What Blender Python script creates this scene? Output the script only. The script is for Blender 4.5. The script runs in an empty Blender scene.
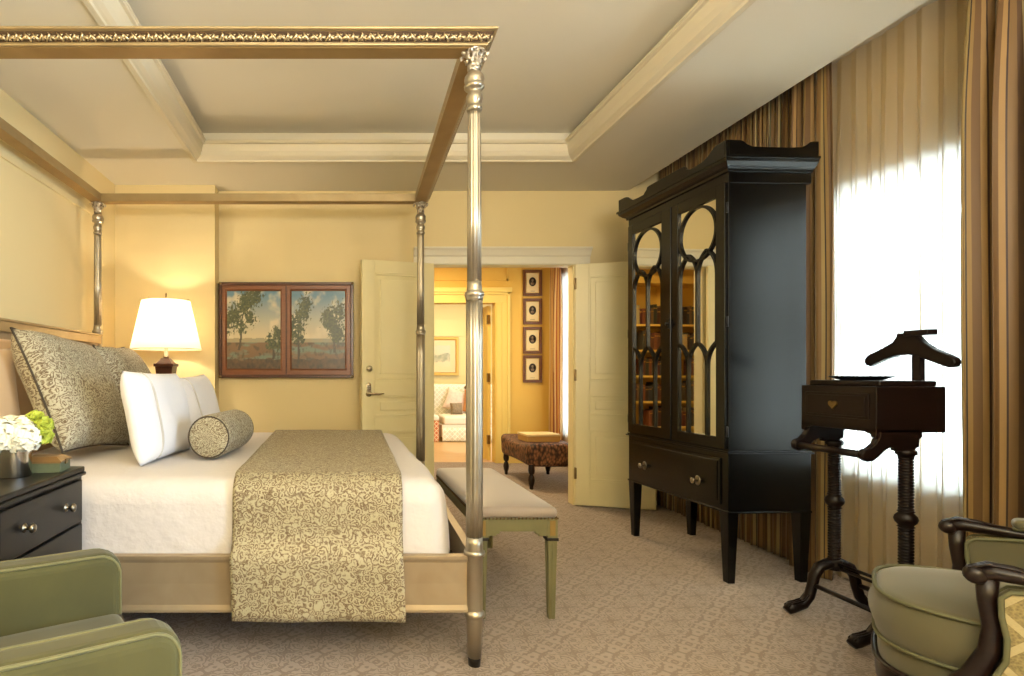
import bpy, math, random
from mathutils import Matrix, Vector, noise as mnoise
random.seed(7)
PI = math.pi
C = bpy.context.scene.collection
sc = bpy.context.scene
F = 560.0; VX = 339.0; VY = 374.0; H = 1.2
def P(px, py, s):                 # a measured point at scale s (pixels per metre)
    return Vector(((px-VX)/s, F/s, H-(py-VY)/s))

# ------------------------------------------------------------------ materials
def lin(c):
    c /= 255.0
    return c/12.92 if c <= .04045 else ((c+.055)/1.055)**2.4
def hx(h):
    h = h.lstrip('#'); return (lin(int(h[0:2],16)), lin(int(h[2:4],16)), lin(int(h[4:6],16)), 1)
class NT:
    def __init__(s, name):
        s.m = bpy.data.materials.new(name); s.m.use_nodes = True
        s.t = s.m.node_tree; s.b = s.t.nodes['Principled BSDF']; s.out = s.t.nodes['Material Output']
    def n(s, typ, **kw):
        nd = s.t.nodes.new(typ)
        for k, v in kw.items():
            if k in nd.inputs.keys() if isinstance(k, str) else False: nd.inputs[k].default_value = v
            else: setattr(nd, k, v)
        return nd
    def l(s, a, b): s.t.links.new(a, b)
    def math(s, op, a, b=None, c=None):
        nd = s.t.nodes.new('ShaderNodeMath'); nd.operation = op
        for i, v in enumerate((a, b, c)):
            if v is None: continue
            if isinstance(v, (int, float)): nd.inputs[i].default_value = v
            else: s.l(v, nd.inputs[i])
        return nd.outputs[0]
    def mix(s, f, a, b):
        nd = s.t.nodes.new('ShaderNodeMix'); nd.data_type = 'RGBA'
        for sock, v in ((nd.inputs[0], f), (nd.inputs[6], a), (nd.inputs[7], b)):
            if isinstance(v, (int, float, tuple)): sock.default_value = v
            else: s.l(v, sock)
        return nd.outputs[2]
    def bump(s, h, strength=.3, dist=.01):
        nd = s.t.nodes.new('ShaderNodeBump'); nd.inputs['Strength'].default_value = strength
        nd.inputs['Distance'].default_value = dist; s.l(h, nd.inputs['Height']); s.l(nd.outputs[0], s.b.inputs['Normal'])
        return nd
    def noise(s, vec, scale, detail=3, dist=0):
        nd = s.t.nodes.new('ShaderNodeTexNoise'); nd.inputs['Scale'].default_value = scale
        nd.inputs['Detail'].default_value = detail; nd.inputs['Distortion'].default_value = dist
        if vec is not None: s.l(vec, nd.inputs['Vector'])
        return nd.outputs['Fac']
    def coord(s, kind='Object'):
        return s.t.nodes.new('ShaderNodeTexCoord').outputs[kind]
    def ramp(s, f, stops, interp='LINEAR'):
        nd = s.t.nodes.new('ShaderNodeValToRGB'); nd.color_ramp.interpolation = interp
        e = nd.color_ramp.elements
        while len(e) < len(stops): e.new(.5)
        for i, (p, c) in enumerate(stops): e[i].position = p; e[i].color = c
        s.l(f, nd.inputs[0]); return nd.outputs[0]
def simple(name, col, rough=.5, metal=0, spec=.5, sheen=0, coat=0, bump=None, vary=0, vscale=6):
    t = NT(name); c = hx(col) if isinstance(col, str) else col
    t.b.inputs['Base Color'].default_value = c; t.b.inputs['Roughness'].default_value = rough
    t.b.inputs['Metallic'].default_value = metal; t.b.inputs['Specular IOR Level'].default_value = spec
    t.b.inputs['Sheen Weight'].default_value = sheen; t.b.inputs['Coat Weight'].default_value = coat
    if coat: t.b.inputs['Coat Roughness'].default_value = .12
    co = t.coord()
    if vary:
        f = t.noise(co, vscale, 4)
        d = tuple(max(0, x*(1-vary)) for x in c[:3])+(1,); e = tuple(min(1, x*(1+vary)) for x in c[:3])+(1,)
        t.l(t.mix(f, d, e), t.b.inputs['Base Color'])
    if bump: t.bump(t.noise(co, bump[0], 4), bump[1], bump[2] if len(bump) > 2 else .005)
    return t.m
def brocade(name, ground, figure, scale=1.0, sheen=.08):
    t = NT(name); uv = t.coord('UV'); sp = t.n('ShaderNodeSeparateXYZ'); t.l(uv, sp.inputs[0])
    n0 = t.noise(uv, 24/scale, .6, 2.2)
    vo = t.n('ShaderNodeTexVoronoi'); vo.inputs['Scale'].default_value = 34/scale
    wv = t.n('ShaderNodeTexNoise'); wv.inputs['Scale'].default_value = 16/scale; t.l(uv, wv.inputs['Vector'])
    ad = t.n('ShaderNodeVectorMath'); ad.operation = 'MULTIPLY_ADD'; t.l(wv.outputs['Color'], ad.inputs[0]); ad.inputs[1].default_value = (.06*scale, .06*scale, 0); t.l(uv, ad.inputs[2])
    t.l(ad.outputs[0], vo.inputs['Vector'])
    line = t.math('SINE', t.math('MULTIPLY', n0, 62.0)); ring = t.math('SINE', t.math('MULTIPLY', vo.outputs['Distance'], 17.0))
    s_ = t.math('ADD', t.math('MULTIPLY', line, .5), t.math('MULTIPLY', ring, .6))
    fac = t.n('ShaderNodeMapRange'); fac.inputs[1].default_value = -.25; fac.inputs[2].default_value = .0; t.l(s_, fac.inputs[0])
    big = t.noise(uv, 3, 2)
    g2 = t.mix(big, hx(ground), tuple(x*.86 for x in hx(ground)[:3])+(1,))
    t.l(t.mix(fac.outputs[0], g2, hx(figure)), t.b.inputs['Base Color'])
    t.b.inputs['Roughness'].default_value = .55; t.b.inputs['Sheen Weight'].default_value = sheen
    t.bump(fac.outputs[0], .35, .002); return t.m
def carpet_mat():
    t = NT('carpet'); co = t.coord(); mp = t.n('ShaderNodeMapping'); mp.inputs['Rotation'].default_value = (0,0,PI/4); t.l(co, mp.inputs[0])
    sp = t.n('ShaderNodeSeparateXYZ'); t.l(mp.outputs[0], sp.inputs[0])
    u = t.math('PINGPONG', sp.outputs[0], .11); v = t.math('PINGPONG', sp.outputs[1], .11)
    cb = t.n('ShaderNodeCombineXYZ'); t.l(u, cb.inputs[0]); t.l(v, cb.inputs[1])
    n1 = t.noise(cb.outputs[0], 22, 1, .6); line = t.math('SINE', t.math('MULTIPLY', n1, 34.0))
    fine = t.noise(co, 260, 2); mid = t.noise(co, 1.3, 3)
    fac = t.n('ShaderNodeMapRange'); fac.inputs[1].default_value = -.1; fac.inputs[2].default_value = .5; t.l(line, fac.inputs[0])
    a = t.mix(fac.outputs[0], hx('#a7978b'), hx('#84756a')); a = t.mix(t.math('MULTIPLY', mid, .22), a, hx('#b0a294'))
    a = t.mix(t.math('MULTIPLY', fine, .4), a, hx('#8a7766'))
    t.l(a, t.b.inputs['Base Color']); t.b.inputs['Roughness'].default_value = .95; t.b.inputs['Sheen Weight'].default_value = .2
    t.b.inputs['Specular IOR Level'].default_value = .1
    h = t.math('ADD', t.math('MULTIPLY', fac.outputs[0], -.8), t.math('MULTIPLY', fine, .7)); t.bump(h, .55, .006); return t.m
def stripe_mat(name, stops, period, trans=0):
    t = NT(name); sp = t.n('ShaderNodeSeparateXYZ'); t.l(t.coord('UV'), sp.inputs[0])
    f = t.math('FRACT', t.math('DIVIDE', sp.outputs[0], period))
    col = t.ramp(f, [(p, hx(c)) for p, c in stops], 'CONSTANT'); t.l(col, t.b.inputs['Base Color'])
    t.b.inputs['Roughness'].default_value = .5; t.b.inputs['Sheen Weight'].default_value = .15
    if trans:
        tr = t.n('ShaderNodeBsdfTranslucent'); t.l(col, tr.inputs[0]); mx = t.n('ShaderNodeMixShader'); mx.inputs[0].default_value = trans
        t.l(t.b.outputs[0], mx.inputs[1]); t.l(tr.outputs[0], mx.inputs[2]); t.l(mx.outputs[0], t.out.inputs[0])
    return t.m
def sheer_mat(name, col, tr_=.55, tp=.2):
    t = NT(name); t.b.inputs['Base Color'].default_value = hx(col); t.b.inputs['Roughness'].default_value = .9
    a = t.n('ShaderNodeBsdfTranslucent'); a.inputs[0].default_value = hx(col)
    b = t.n('ShaderNodeBsdfTransparent')
    m1 = t.n('ShaderNodeMixShader'); m1.inputs[0].default_value = tr_; t.l(t.b.outputs[0], m1.inputs[1]); t.l(a.outputs[0], m1.inputs[2])
    m2 = t.n('ShaderNodeMixShader'); m2.inputs[0].default_value = tp; t.l(m1.outputs[0], m2.inputs[1]); t.l(b.outputs[0], m2.inputs[2])
    t.l(m2.outputs[0], t.out.inputs[0]); return t.m
def glass_mat():
    t = NT('window_glass'); tr = t.n('ShaderNodeBsdfTransparent'); gl = t.n('ShaderNodeBsdfGlossy'); gl.inputs['Roughness'].default_value = .02
    lw = t.n('ShaderNodeFresnel'); mx = t.n('ShaderNodeMixShader'); t.l(lw.outputs[0], mx.inputs[0])
    t.l(tr.outputs[0], mx.inputs[1]); t.l(gl.outputs[0], mx.inputs[2]); t.l(mx.outputs[0], t.out.inputs[0]); return t.m
def wood_mat(name, a, b, rough=.35, scale=3, spec=.5, coat=0, axis=(1,1,8)):
    t = NT(name); mp = t.n('ShaderNodeMapping'); mp.inputs['Scale'].default_value = axis; t.l(t.coord(), mp.inputs[0])
    f = t.noise(mp.outputs[0], scale, 6, 1.5); t.l(t.mix(f, hx(a), hx(b)), t.b.inputs['Base Color'])
    t.b.inputs['Roughness'].default_value = rough; t.b.inputs['Specular IOR Level'].default_value = spec; t.b.inputs['Coat Weight'].default_value = coat
    t.b.inputs['Coat Roughness'].default_value = .1; return t.m
def carved_mat(name, a, b, metal=.85, rough=.32, scale=55):
    t = NT(name); co = t.coord(); vo = t.n('ShaderNodeTexVoronoi'); vo.inputs['Scale'].default_value = scale; t.l(co, vo.inputs['Vector'])
    f = t.math('MULTIPLY', vo.outputs['Distance'], 1.5); t.l(t.mix(f, hx(b), hx(a)), t.b.inputs['Base Color'])
    t.b.inputs['Metallic'].default_value = metal; t.b.inputs['Roughness'].default_value = rough
    t.bump(t.math('ADD', f, t.noise(co, 90, 2)), .8, .01); return t.m
def leaf_metal(name, a, b, metal, rough):
    t = NT(name); co = t.coord(); f = t.noise(co, 5, 6, .8); g = t.noise(co, 60, 2)
    t.l(t.mix(f, hx(a), hx(b)), t.b.inputs['Base Color']); t.b.inputs['Metallic'].default_value = metal
    t.b.inputs['Roughness'].default_value = rough+.05; return t.m
def vcol_mat(name, rough=.6):
    t = NT(name); a = t.n('ShaderNodeVertexColor'); a.layer_name = 'col'; t.l(a.outputs[0], t.b.inputs['Base Color'])
    t.b.inputs['Roughness'].default_value = rough; return t.m
def lattice_mat(name, a, b, size, w=.12):
    t = NT(name); sp = t.n('ShaderNodeSeparateXYZ'); t.l(t.coord('UV'), sp.inputs[0])
    p = t.math('ADD', sp.outputs[0], sp.outputs[1]); q = t.math('SUBTRACT', sp.outputs[0], sp.outputs[1])
    fp = t.math('PINGPONG', p, size/2); fq = t.math('PINGPONG', q, size/2)
    mn = t.math('MINIMUM', fp, fq); f = t.math('LESS_THAN', mn, size*w/2*1.5)
    vo = t.n('ShaderNodeTexVoronoi'); vo.inputs['Scale'].default_value = 160; t.l(t.coord('UV'), vo.inputs['Vector'])
    base = t.mix(vo.outputs['Distance'], tuple(x*.55 for x in hx(a)[:3])+(1,), tuple(min(1, x*1.3) for x in hx(a)[:3])+(1,))
    t.l(t.mix(f, base, hx(b)), t.b.inputs['Base Color']); t.b.inputs['Roughness'].default_value = .75
    t.bump(vo.outputs['Distance'], .3, .003); return t.m
def wicker_mat():
    t = NT('wicker'); co = t.coord(); br = t.n('ShaderNodeTexVoronoi'); br.inputs['Scale'].default_value = 42; mp = t.n('ShaderNodeMapping'); mp.inputs['Scale'].default_value = (1, 1, .55); mp.inputs['Rotation'].default_value = (.5, .5, .6); t.l(co, mp.inputs[0]); t.l(mp.outputs[0], br.inputs['Vector'])
    f = br.outputs['Distance']
    t.l(t.mix(t.math('MULTIPLY', f, 1.4), hx('#9c6844'), hx('#2c170d')), t.b.inputs['Base Color']); t.b.inputs['Roughness'].default_value = .6
    t.bump(t.math('SUBTRACT', 1.0, f), .9, .012); return t.m
def emis(name, col, st):
    t = NT(name); t.b.inputs['Base Color'].default_value = hx(col); t.b.inputs['Emission Color'].default_value = hx(col)
    t.b.inputs['Emission Strength'].default_value = st; return t.m
def shade_mat():
    t = NT('lamp_shade_linen'); t.b.inputs['Base Color'].default_value = hx('#fdf6e6'); t.b.inputs['Roughness'].default_value = .9
    a = t.n('ShaderNodeBsdfTranslucent'); a.inputs[0].default_value = hx('#fff1d4'); mx = t.n('ShaderNodeMixShader'); mx.inputs[0].default_value = .6
    t.l(t.b.outputs[0], mx.inputs[1]); t.l(a.outputs[0], mx.inputs[2]); t.l(mx.outputs[0], t.out.inputs[0]); return t.m

M = dict(
 wall=simple('wall_paint', '#dfcc9a', .7, bump=(90, .05)), ceil=simple('ceiling_paint', '#ded7c4', .8, bump=(60, .04)),
 trim=simple('trim_paint', '#ded5b8', .45), header=simple('white_trim_paint', '#e2dcc8', .4), crown=simple('crown_paint', '#d6ccb2', .5),
 door=simple('door_paint', '#e4d8a8', .38, vary=.03), hall=simple('hall_paint', '#dfb452', .6), halltrim=simple('hall_trim_paint', '#e8cb72', .45),
 den=simple('den_paint', '#efdc9a', .6), carpet=carpet_mat(), plank=wood_mat('floor_planks', '#dcb680', '#c59a62', .35, 2, axis=(1,6,1)),
 gold=leaf_metal('champagne_leaf', '#b8a47c', '#8d7853', .65, .38), silver=leaf_metal('silver_leaf', '#bdb4a2', '#9a907d', .85, .24),
 rail=leaf_metal('champagne_rail', '#b8a78a', '#978264', .5, .4), copper=leaf_metal('canopy_underside', '#ab8d5c', '#84693f', .5, .42),
 carved=simple('carved_gilding', '#bdab88', .36, .85), carvedsil=carved_mat('carved_silver', '#cfc5b4', '#4b4036', scale=45),
 black=simple('black_paint', '#0d0b0a', .35, spec=.35, coat=.05), ebony=simple('cabinet_paint', '#070707', .25, spec=.34, coat=.06, bump=(4, .05, .02)),
 dkwood=wood_mat('dark_mahogany', '#22120d', '#100807', .33, 4, spec=.35, coat=.05), valet=wood_mat('valet_mahogany', '#1a0d0a', '#0d0706', .36, 4, spec=.25, coat=.0),
 linen=simple('white_linen', '#d2ccca', .85, sheen=.1, bump=(22, .45, .012)), white=simple('white_pillow_cotton', '#e2e2e8', .85, sheen=.2, bump=(9, .35, .02)),
 cream=simple('cream_silk', '#d9b689', .5, sheen=.3), stitch=simple('grey_hemstitch', '#c9c5bf', .8), mattress=simple('mattress_ticking', '#b6aa97', .9),
 broc=brocade('brocade', '#6a5336', '#aea484', .85), brocp=brocade('brocade_pillow', '#665338', '#b0aa92', .8), piping=simple('dark_piping', '#3c3226', .6),
 velvet=simple('green_velvet', '#49461e', .8, sheen=.15, vary=.5, vscale=5, bump=(30, .1)), velvetp=simple('green_velvet_piping', '#66633a', .6, sheen=.2),
 sage=simple('sage_velvet', '#565137', .7, sheen=.3, vary=.12, vscale=6), sagep=simple('sage_piping', '#5f5e42', .7),
 trellis=lattice_mat('trellis_weave', '#8a7c52', '#aea078', .14), redlat=lattice_mat('red_lattice', '#c4672f', '#ead9ae', .08),
 creamlat=lattice_mat('cream_lattice', '#e8dcb8', '#f7efd6', .09), sofa=simple('sofa_linen', '#eee2c6', .85), orange=simple('orange_cushion', '#cf8a4c', .8, vary=.3, vscale=12),
 floral=simple('floral_cushion', '#e3c6ae', .8, vary=.35, vscale=18), dotted=simple('speckled_cushion', '#8d7a5c', .8, vary=.7, vscale=40),
 bench=simple('mauve_satin', '#978a80', .5, sheen=.4, bump=(60, .05)), sagepaint=leaf_metal('distressed_sage_paint', '#878460', '#6a6747', .3, .4),
 giltleg=leaf_metal('worn_gilt', '#a98a4c', '#6e5a32', .4, .45), nail=simple('nail_brass', '#6f5c44', .35, 1),
 chrome=simple('polished_steel', '#c9c6c0', .15, 1), nickel=simple('brushed_nickel', '#cfc6b2', .25, 1), brass=simple('antique_brass', '#8c7650', .35, 1),
 mirror=simple('mirror_glass', '#e8e6da', .02, 1), frame=wood_mat('frame_walnut', '#5a2c14', '#31160a', .3, 6), frame2=wood_mat('frame_amber', '#86502b', '#63361c', .35, 6),
 giltframe=simple('gilt_frame', '#c79c45', .4, .5), print_=wood_mat('print_frame', '#7c4b22', '#4d2a12', .35, 6), paper=simple('print_paper', '#e6d2a2', .8), ink=simple('portrait_ink', '#241a14', .7, vary=.9, vscale=30),
 inkgrey=simple('portrait_face', '#8b7a66', .7), canvas=vcol_mat('oil_paint', .35), stripe=stripe_mat('striped_silk', [(0,'#7d5f35'),(.14,'#39251a'),(.17,'#9c7b4a'),(.27,'#6a4d2a'),(.42,'#8c6f3c'),(.5,'#2c2018'),(.53,'#97804f'),(.62,'#77592f'),(.78,'#565030'),(.82,'#b09a6a'),(.9,'#5c4126')], .2, .08),
 stripehall=stripe_mat('striped_hall_silk', [(0,'#d79a4c'),(.2,'#8c4a26'),(.3,'#e3b76c'),(.5,'#b5622f'),(.65,'#e9c98b'),(.85,'#a8562c')], .13, .25),
 lining=simple('curtain_lining', '#c9a97a', .7), sheer=sheer_mat('sheer_voile', '#e9dfcb', .82, .006), glass=glass_mat(), shade=shade_mat(), sash=simple('window_sash_paint', '#e6e2d6', .5),
 lampbase=wood_mat('lamp_wood', '#4b2413', '#28120a', .3, 5), petal=simple('hydrangea_petal', '#eeead6', .7, vary=.08, vscale=30), green=simple('lime_petal', '#a9b53e', .6, vary=.2), leafg=simple('leaf_green', '#56702c', .5, vary=.2),
 boxgold=simple('box_lid', '#7c5b32', .4), boxgreen=simple('box_side', '#586046', .5, vary=.3, vscale=40), wick=wicker_mat(), boxcream=simple('cream_box_lid', '#e3cd95', .5), boxtan=simple('tan_box_side', '#b68d4d', .5),
 bandbrown=simple('aged_brown_gilding', '#4a361f', .5, .3), pewter=simple('dark_pewter', '#8d8474', .3, 1),
 ferrule=simple('black_ferrule', '#15110e', .4), shelf=simple('bookcase_paint', '#e6bf5c', .5), bulb=emis('bulb_glass', '#ffd9a0', 8),
)

# ------------------------------------------------------------------ mesh helpers
class MB:
    def __init__(s): s.v = []; s.f = []; s.uv = {}; s.col = {}; s.flat = set()
    def add(s, vs, fs, flat=False, uvs=None):
        o = len(s.v); s.v += [Vector(p) for p in vs]
        for k, f in enumerate(fs):
            if flat: s.flat.add(len(s.f))
            s.f.append(tuple(o+i for i in f))
        if uvs:
            for i, u in enumerate(uvs): s.uv[o+i] = u
        return s
    def box(s, x0, x1, y0, y1, z0, z1, mat=None):
        vs = [Vector((x, y, z)) for z in (z0, z1) for y in (y0, y1) for x in (x0, x1)]
        if mat: vs = [mat @ p for p in vs]
        return s.add(vs, [(0,2,3,1),(4,5,7,6),(0,1,5,4),(2,6,7,3),(0,4,6,2),(1,3,7,5)], True)
    def taper(s, c0, hx0, hy0, c1, hx1, hy1):
        vs = [Vector(c)+Vector((sx*a, sy*b, 0)) for c, a, b in ((c0, hx0, hy0), (c1, hx1, hy1)) for sy in (-1,1) for sx in (-1,1)]
        return s.add(vs, [(0,2,3,1),(4,5,7,6),(0,1,5,4),(2,6,7,3),(0,4,6,2),(1,3,7,5)], True)
    def lathe(s, prof, c=(0,0,0), n=24, axis='z', squash=None, mod=None):
        c = Vector(c); vs = []
        for r, h in prof:
            for k in range(n):
                a = 2*PI*k/n; rr = r*(mod(a, h) if mod else 1)
                x, y = rr*math.cos(a), rr*math.sin(a)
                if squash: x *= squash[0]; y *= squash[1]
                p = {'z': (x, y, h), 'x': (h, x, y), 'y': (x, h, y)}[axis]
                vs.append(c+Vector(p))
        fs = []
        for i in range(len(prof)-1):
            for k in range(n):
                k2 = (k+1) % n; fs.append((i*n+k, i*n+k2, (i+1)*n+k2, (i+1)*n+k))
        fs.append(tuple(reversed(range(n)))); fs.append(tuple((len(prof)-1)*n+k for k in range(n)))
        return s.add(vs, fs)
    def tube(s, pts, r, n=10, closed=False, sec=None):
        pts = [Vector(p) for p in pts]; N = len(pts); vs = []; up = Vector((0,0,1)); prev = None
        for i, p in enumerate(pts):
            a = pts[(i-1) % N] if (closed or i > 0) else p; b = pts[(i+1) % N] if (closed or i < N-1) else p
            t = (b-a).normalized()
            if prev is None:
                u = t.cross(up)
                if u.length < .05: u = t.cross(Vector((1,0,0)))
            else: u = prev - t*prev.dot(t)
            u.normalize(); prev = u; w = t.cross(u)
            rr = r[i] if isinstance(r, (list, tuple)) else r
            for k in range(n):
                g = 2*PI*k/n; q = sec or (1, 1)
                vs.append(p + u*rr*q[0]*math.cos(g) + w*rr*q[1]*math.sin(g))
        fs = []
        for i in range(N if closed else N-1):
            j = (i+1) % N
            for k in range(n): fs.append((i*n+k, i*n+(k+1) % n, j*n+(k+1) % n, j*n+k))
        if not closed: fs.append(tuple(reversed(range(n)))); fs.append(tuple((N-1)*n+k for k in range(n)))
        return s.add(vs, fs)
    def prism(s, poly, d0, d1, plane='xz', mat=None):
        # poly in plane, extruded along the other axis d0..d1
        def mk(a, b, d): return {'xz': (a, d, b), 'yz': (d, a, b), 'xy': (a, b, d)}[plane]
        n = len(poly); vs = [Vector(mk(a, b, d0)) for a, b in poly]+[Vector(mk(a, b, d1)) for a, b in poly]
        if mat: vs = [mat @ p for p in vs]
        fs = [tuple(range(n)), tuple(reversed(range(n, 2*n)))]+[(i, n+i, n+(i+1) % n, (i+1) % n) for i in range(n)]
        return s.add(vs, fs, True)
    def grid(s, fn, nu, nv, uvf=None, closed=False, colf=None):
        vs = []; uvs = []; o = len(s.v)
        for j in range(nv+1):
            for i in range(nu+1):
                u, v = i/nu, j/nv; vs.append(Vector(fn(u, v))); uvs.append(uvf(u, v) if uvf else (u, v))
                if colf: s.col[o+len(vs)-1] = colf(u, v)
        W = nu+1
        return s.add(vs, [(j*W+i, j*W+i+1, (j+1)*W+i+1, (j+1)*W+i) for j in range(nv) for i in range(nu)], False, uvs)
    def rbox(s, c, size, r, n=8, disp=None, mat=None, uvs=1):
        c = Vector(c); hf = Vector(size)/2; r = min(r, *hf) if not isinstance(r, tuple) else r
        for ax in range(3):
            for sg in (-1, 1):
                a, b = (ax+1) % 3, (ax+2) % 3; na = max(2, n); vs = []; uv = []
                def line(h):
                    k = 4; e = [-h+r*(1-math.cos(PI/2*i/k)) for i in range(k)]+[(-h+r)+(2*h-2*r)*i/na for i in range(na+1)]+[h-r*(1-math.cos(PI/2*(k-1-i)/k)) for i in range(k)]
                    return e
                A = line(hf[a]); B = line(hf[b])
                for vb in B:
                    for va in A:
                        p = Vector((0,0,0)); p[ax] = sg*hf[ax]; p[a] = va; p[b] = vb
                        q = Vector([max(-hf[i]+r, min(hf[i]-r, p[i])) for i in range(3)])
                        d = p-q
                        if d.length > 1e-9: p = q+d.normalized()*r
                        uv.append((p[a]*uvs+ (c[a]), p[b]*uvs+c[b]) if ax != 1 else (p[b]+c[b], p[a]+c[a]))
                        if disp: p = disp(p, hf)
                        p = p+c
                        vs.append(mat @ p if mat else p)
                W = len(A); fs = []
                for j in range(len(B)-1):
                    for i in range(W-1):
                        f = (j*W+i, j*W+i+1, (j+1)*W+i+1, (j+1)*W+i); fs.append(f if sg > 0 else f[::-1])
                s.add(vs, fs, False, uv)
        return s
    def build(s, name, mat, parent=None, bevel=0, solid=0, smooth=True, merge=True, recalc=True, sub=0, seg=2, angle=40, local=False, origin=None):
        W = MATS.get(parent.name if parent else None)
        vs = s.v
        if origin is not None: vs = [p-Vector(origin) for p in s.v]
        elif W is not None and not local: wi = W.inverted(); vs = [wi @ p for p in s.v]
        me = bpy.data.meshes.new(name); me.from_pydata([tuple(p) for p in vs], [], s.f)
        if s.uv:
            ul = me.uv_layers.new(name='UVMap')
            for lp in me.loops: ul.data[lp.index].uv = s.uv.get(lp.vertex_index, (0, 0))
        if s.col:
            ca = me.color_attributes.new(name='col', type='FLOAT_COLOR', domain='POINT')
            for i in range(len(me.vertices)): ca.data[i].color = s.col.get(i, (0,0,0,1))
        me.materials.append(M[mat] if isinstance(mat, str) else mat)
        for i, p in enumerate(me.polygons): p.use_smooth = smooth and (i not in s.flat)
        import bmesh
        bm = bmesh.new(); bm.from_mesh(me)
        if merge: bmesh.ops.remove_doubles(bm, verts=bm.verts, dist=1e-5)
        if recalc: bmesh.ops.recalc_face_normals(bm, faces=bm.faces)
        bm.to_mesh(me); bm.free(); me.update()
        o = bpy.data.objects.new(name, me); C.objects.link(o)
        if origin is not None: o.location = origin
        if parent: o.parent = parent; MATS[o.name] = MATS.get(parent.name, Matrix())
        if bevel:
            b = o.modifiers.new('bevel', 'BEVEL'); b.width = bevel; b.segments = seg; b.limit_method = 'ANGLE'; b.angle_limit = math.radians(angle)
        if solid:
            b = o.modifiers.new('solid', 'SOLIDIFY'); b.thickness = solid; b.offset = 0
        if sub:
            b = o.modifiers.new('sub', 'SUBSURF'); b.levels = sub; b.render_levels = sub
        return o
MATS = {}
def thing(name, label, cat, loc=(0,0,0), rotz=0, group=None):
    o = bpy.data.objects.new(name, None); C.objects.link(o); o.location = loc; o.rotation_euler = (0,0,rotz); o.empty_display_size = .1
    MATS[o.name] = Matrix.Translation(loc) @ Matrix.Rotation(rotz, 4, 'Z')
    o['label'] = label; o['category'] = cat
    if group: o['group'] = group
    return o
def tag(o, label, cat, group=None):
    o['label'] = label; o['category'] = cat
    if group: o['group'] = group
    return o
def struct(o): o['kind'] = 'structure'; return o
def dup(root, loc, rotz=0, label=None, scale=None):
    r = root.copy(); C.objects.link(r); r.location = loc; r.rotation_euler = (0,0,rotz)
    if label: r['label'] = label
    if scale: r.scale = scale
    for ch in [o for o in C.objects if o.parent == root]:
        c = ch.copy(); C.objects.link(c); c.parent = r
        for g in [o for o in C.objects if o.parent == ch]:
            d = g.copy(); C.objects.link(d); d.parent = c
    return r
def arc(cx, cy, r, a0, a1, n=8): return [(cx+r*math.cos(math.radians(a0+(a1-a0)*i/n)), cy+r*math.sin(math.radians(a0+(a1-a0)*i/n))) for i in range(n+1)]
def smooth(a, b, x): t = max(0, min(1, (x-a)/(b-a))); return t*t*(3-2*t)
def nz(x, y, z=0, s=1): return mnoise.noise(Vector((x*s, y*s, z*s)))

# ================================================================== THE ROOM
XL, XR, XC = -1.99, 3.05, 2.61; YB, YF = 5.138, -1.7; ZC = 2.88; ZP = 3.08
DX0, DX1, DZ = .842, 2.15, 2.20
struct(MB().box(-2.6, 3.4, YF-.2, 7.62, -.12, 0).build('floor', 'carpet', smooth=False))
struct(MB().box(-1.5, 4.4, 7.62, 12.2, -.12, -.001).build('floor_hallway', 'plank', smooth=False))
m = MB(); m.box(XL-.15, DX0, YB, YB+.09, 0, 3.1).box(DX1, XR+.15, YB, YB+.09, 0, 3.1).box(DX0, DX1, YB, YB+.09, DZ, 3.1)
struct(m.build('wall_back', 'wall', smooth=False))
m = MB().box(XL, -1.103, 4.975, YB-.001, 0, ZC); struct(m.build('wall_pier', 'wall', smooth=False))
m = MB().box(XL-.15, XL, YF, YB, 0, 3.1); struct(m.build('wall_left', 'wall', smooth=False))
m = MB()
for yy0, yy1 in ((3.05, 4.72), (.75, 2.85), (-1.4, .55)):           # raised picture-panel mouldings on the headboard wall
    for z0, z1 in ((.95, 2.52), (.16, .78)):
        w, d = .045, .014
        m.box(XL, XL+d, yy0, yy1, z0, z0+w).box(XL, XL+d, yy0, yy1, z1-w, z1).box(XL, XL+d, yy0, yy0+w, z0, z1).box(XL, XL+d, yy1-w, yy1, z0, z1)
struct(m.build('trim_1', 'wall', bevel=.005, smooth=False))
m = MB().box(XL-.15, XR+.15, YF-.15, YF, 0, 3.1); struct(m.build('wall_rear', 'wall', smooth=False))
W1 = (2.38, 3.42, .64, 2.28); W2 = (-.95, .75, .5, 2.4)
m = MB()
def holed(m, ys, z0, z1, holes, x0, x1):
    y = ys[0]
    for (a, b, c, d) in sorted(holes):
        m.box(x0, x1, y, a, z0, z1).box(x0, x1, a, b, z0, c).box(x0, x1, a, b, d, z1); y = b
    m.box(x0, x1, y, ys[1], z0, z1)
holed(m, (YF-.15, YB+.09), 0, 3.1, [W1, W2], XR, XR+.18); struct(m.build('wall_right', 'wall', smooth=False))
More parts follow.
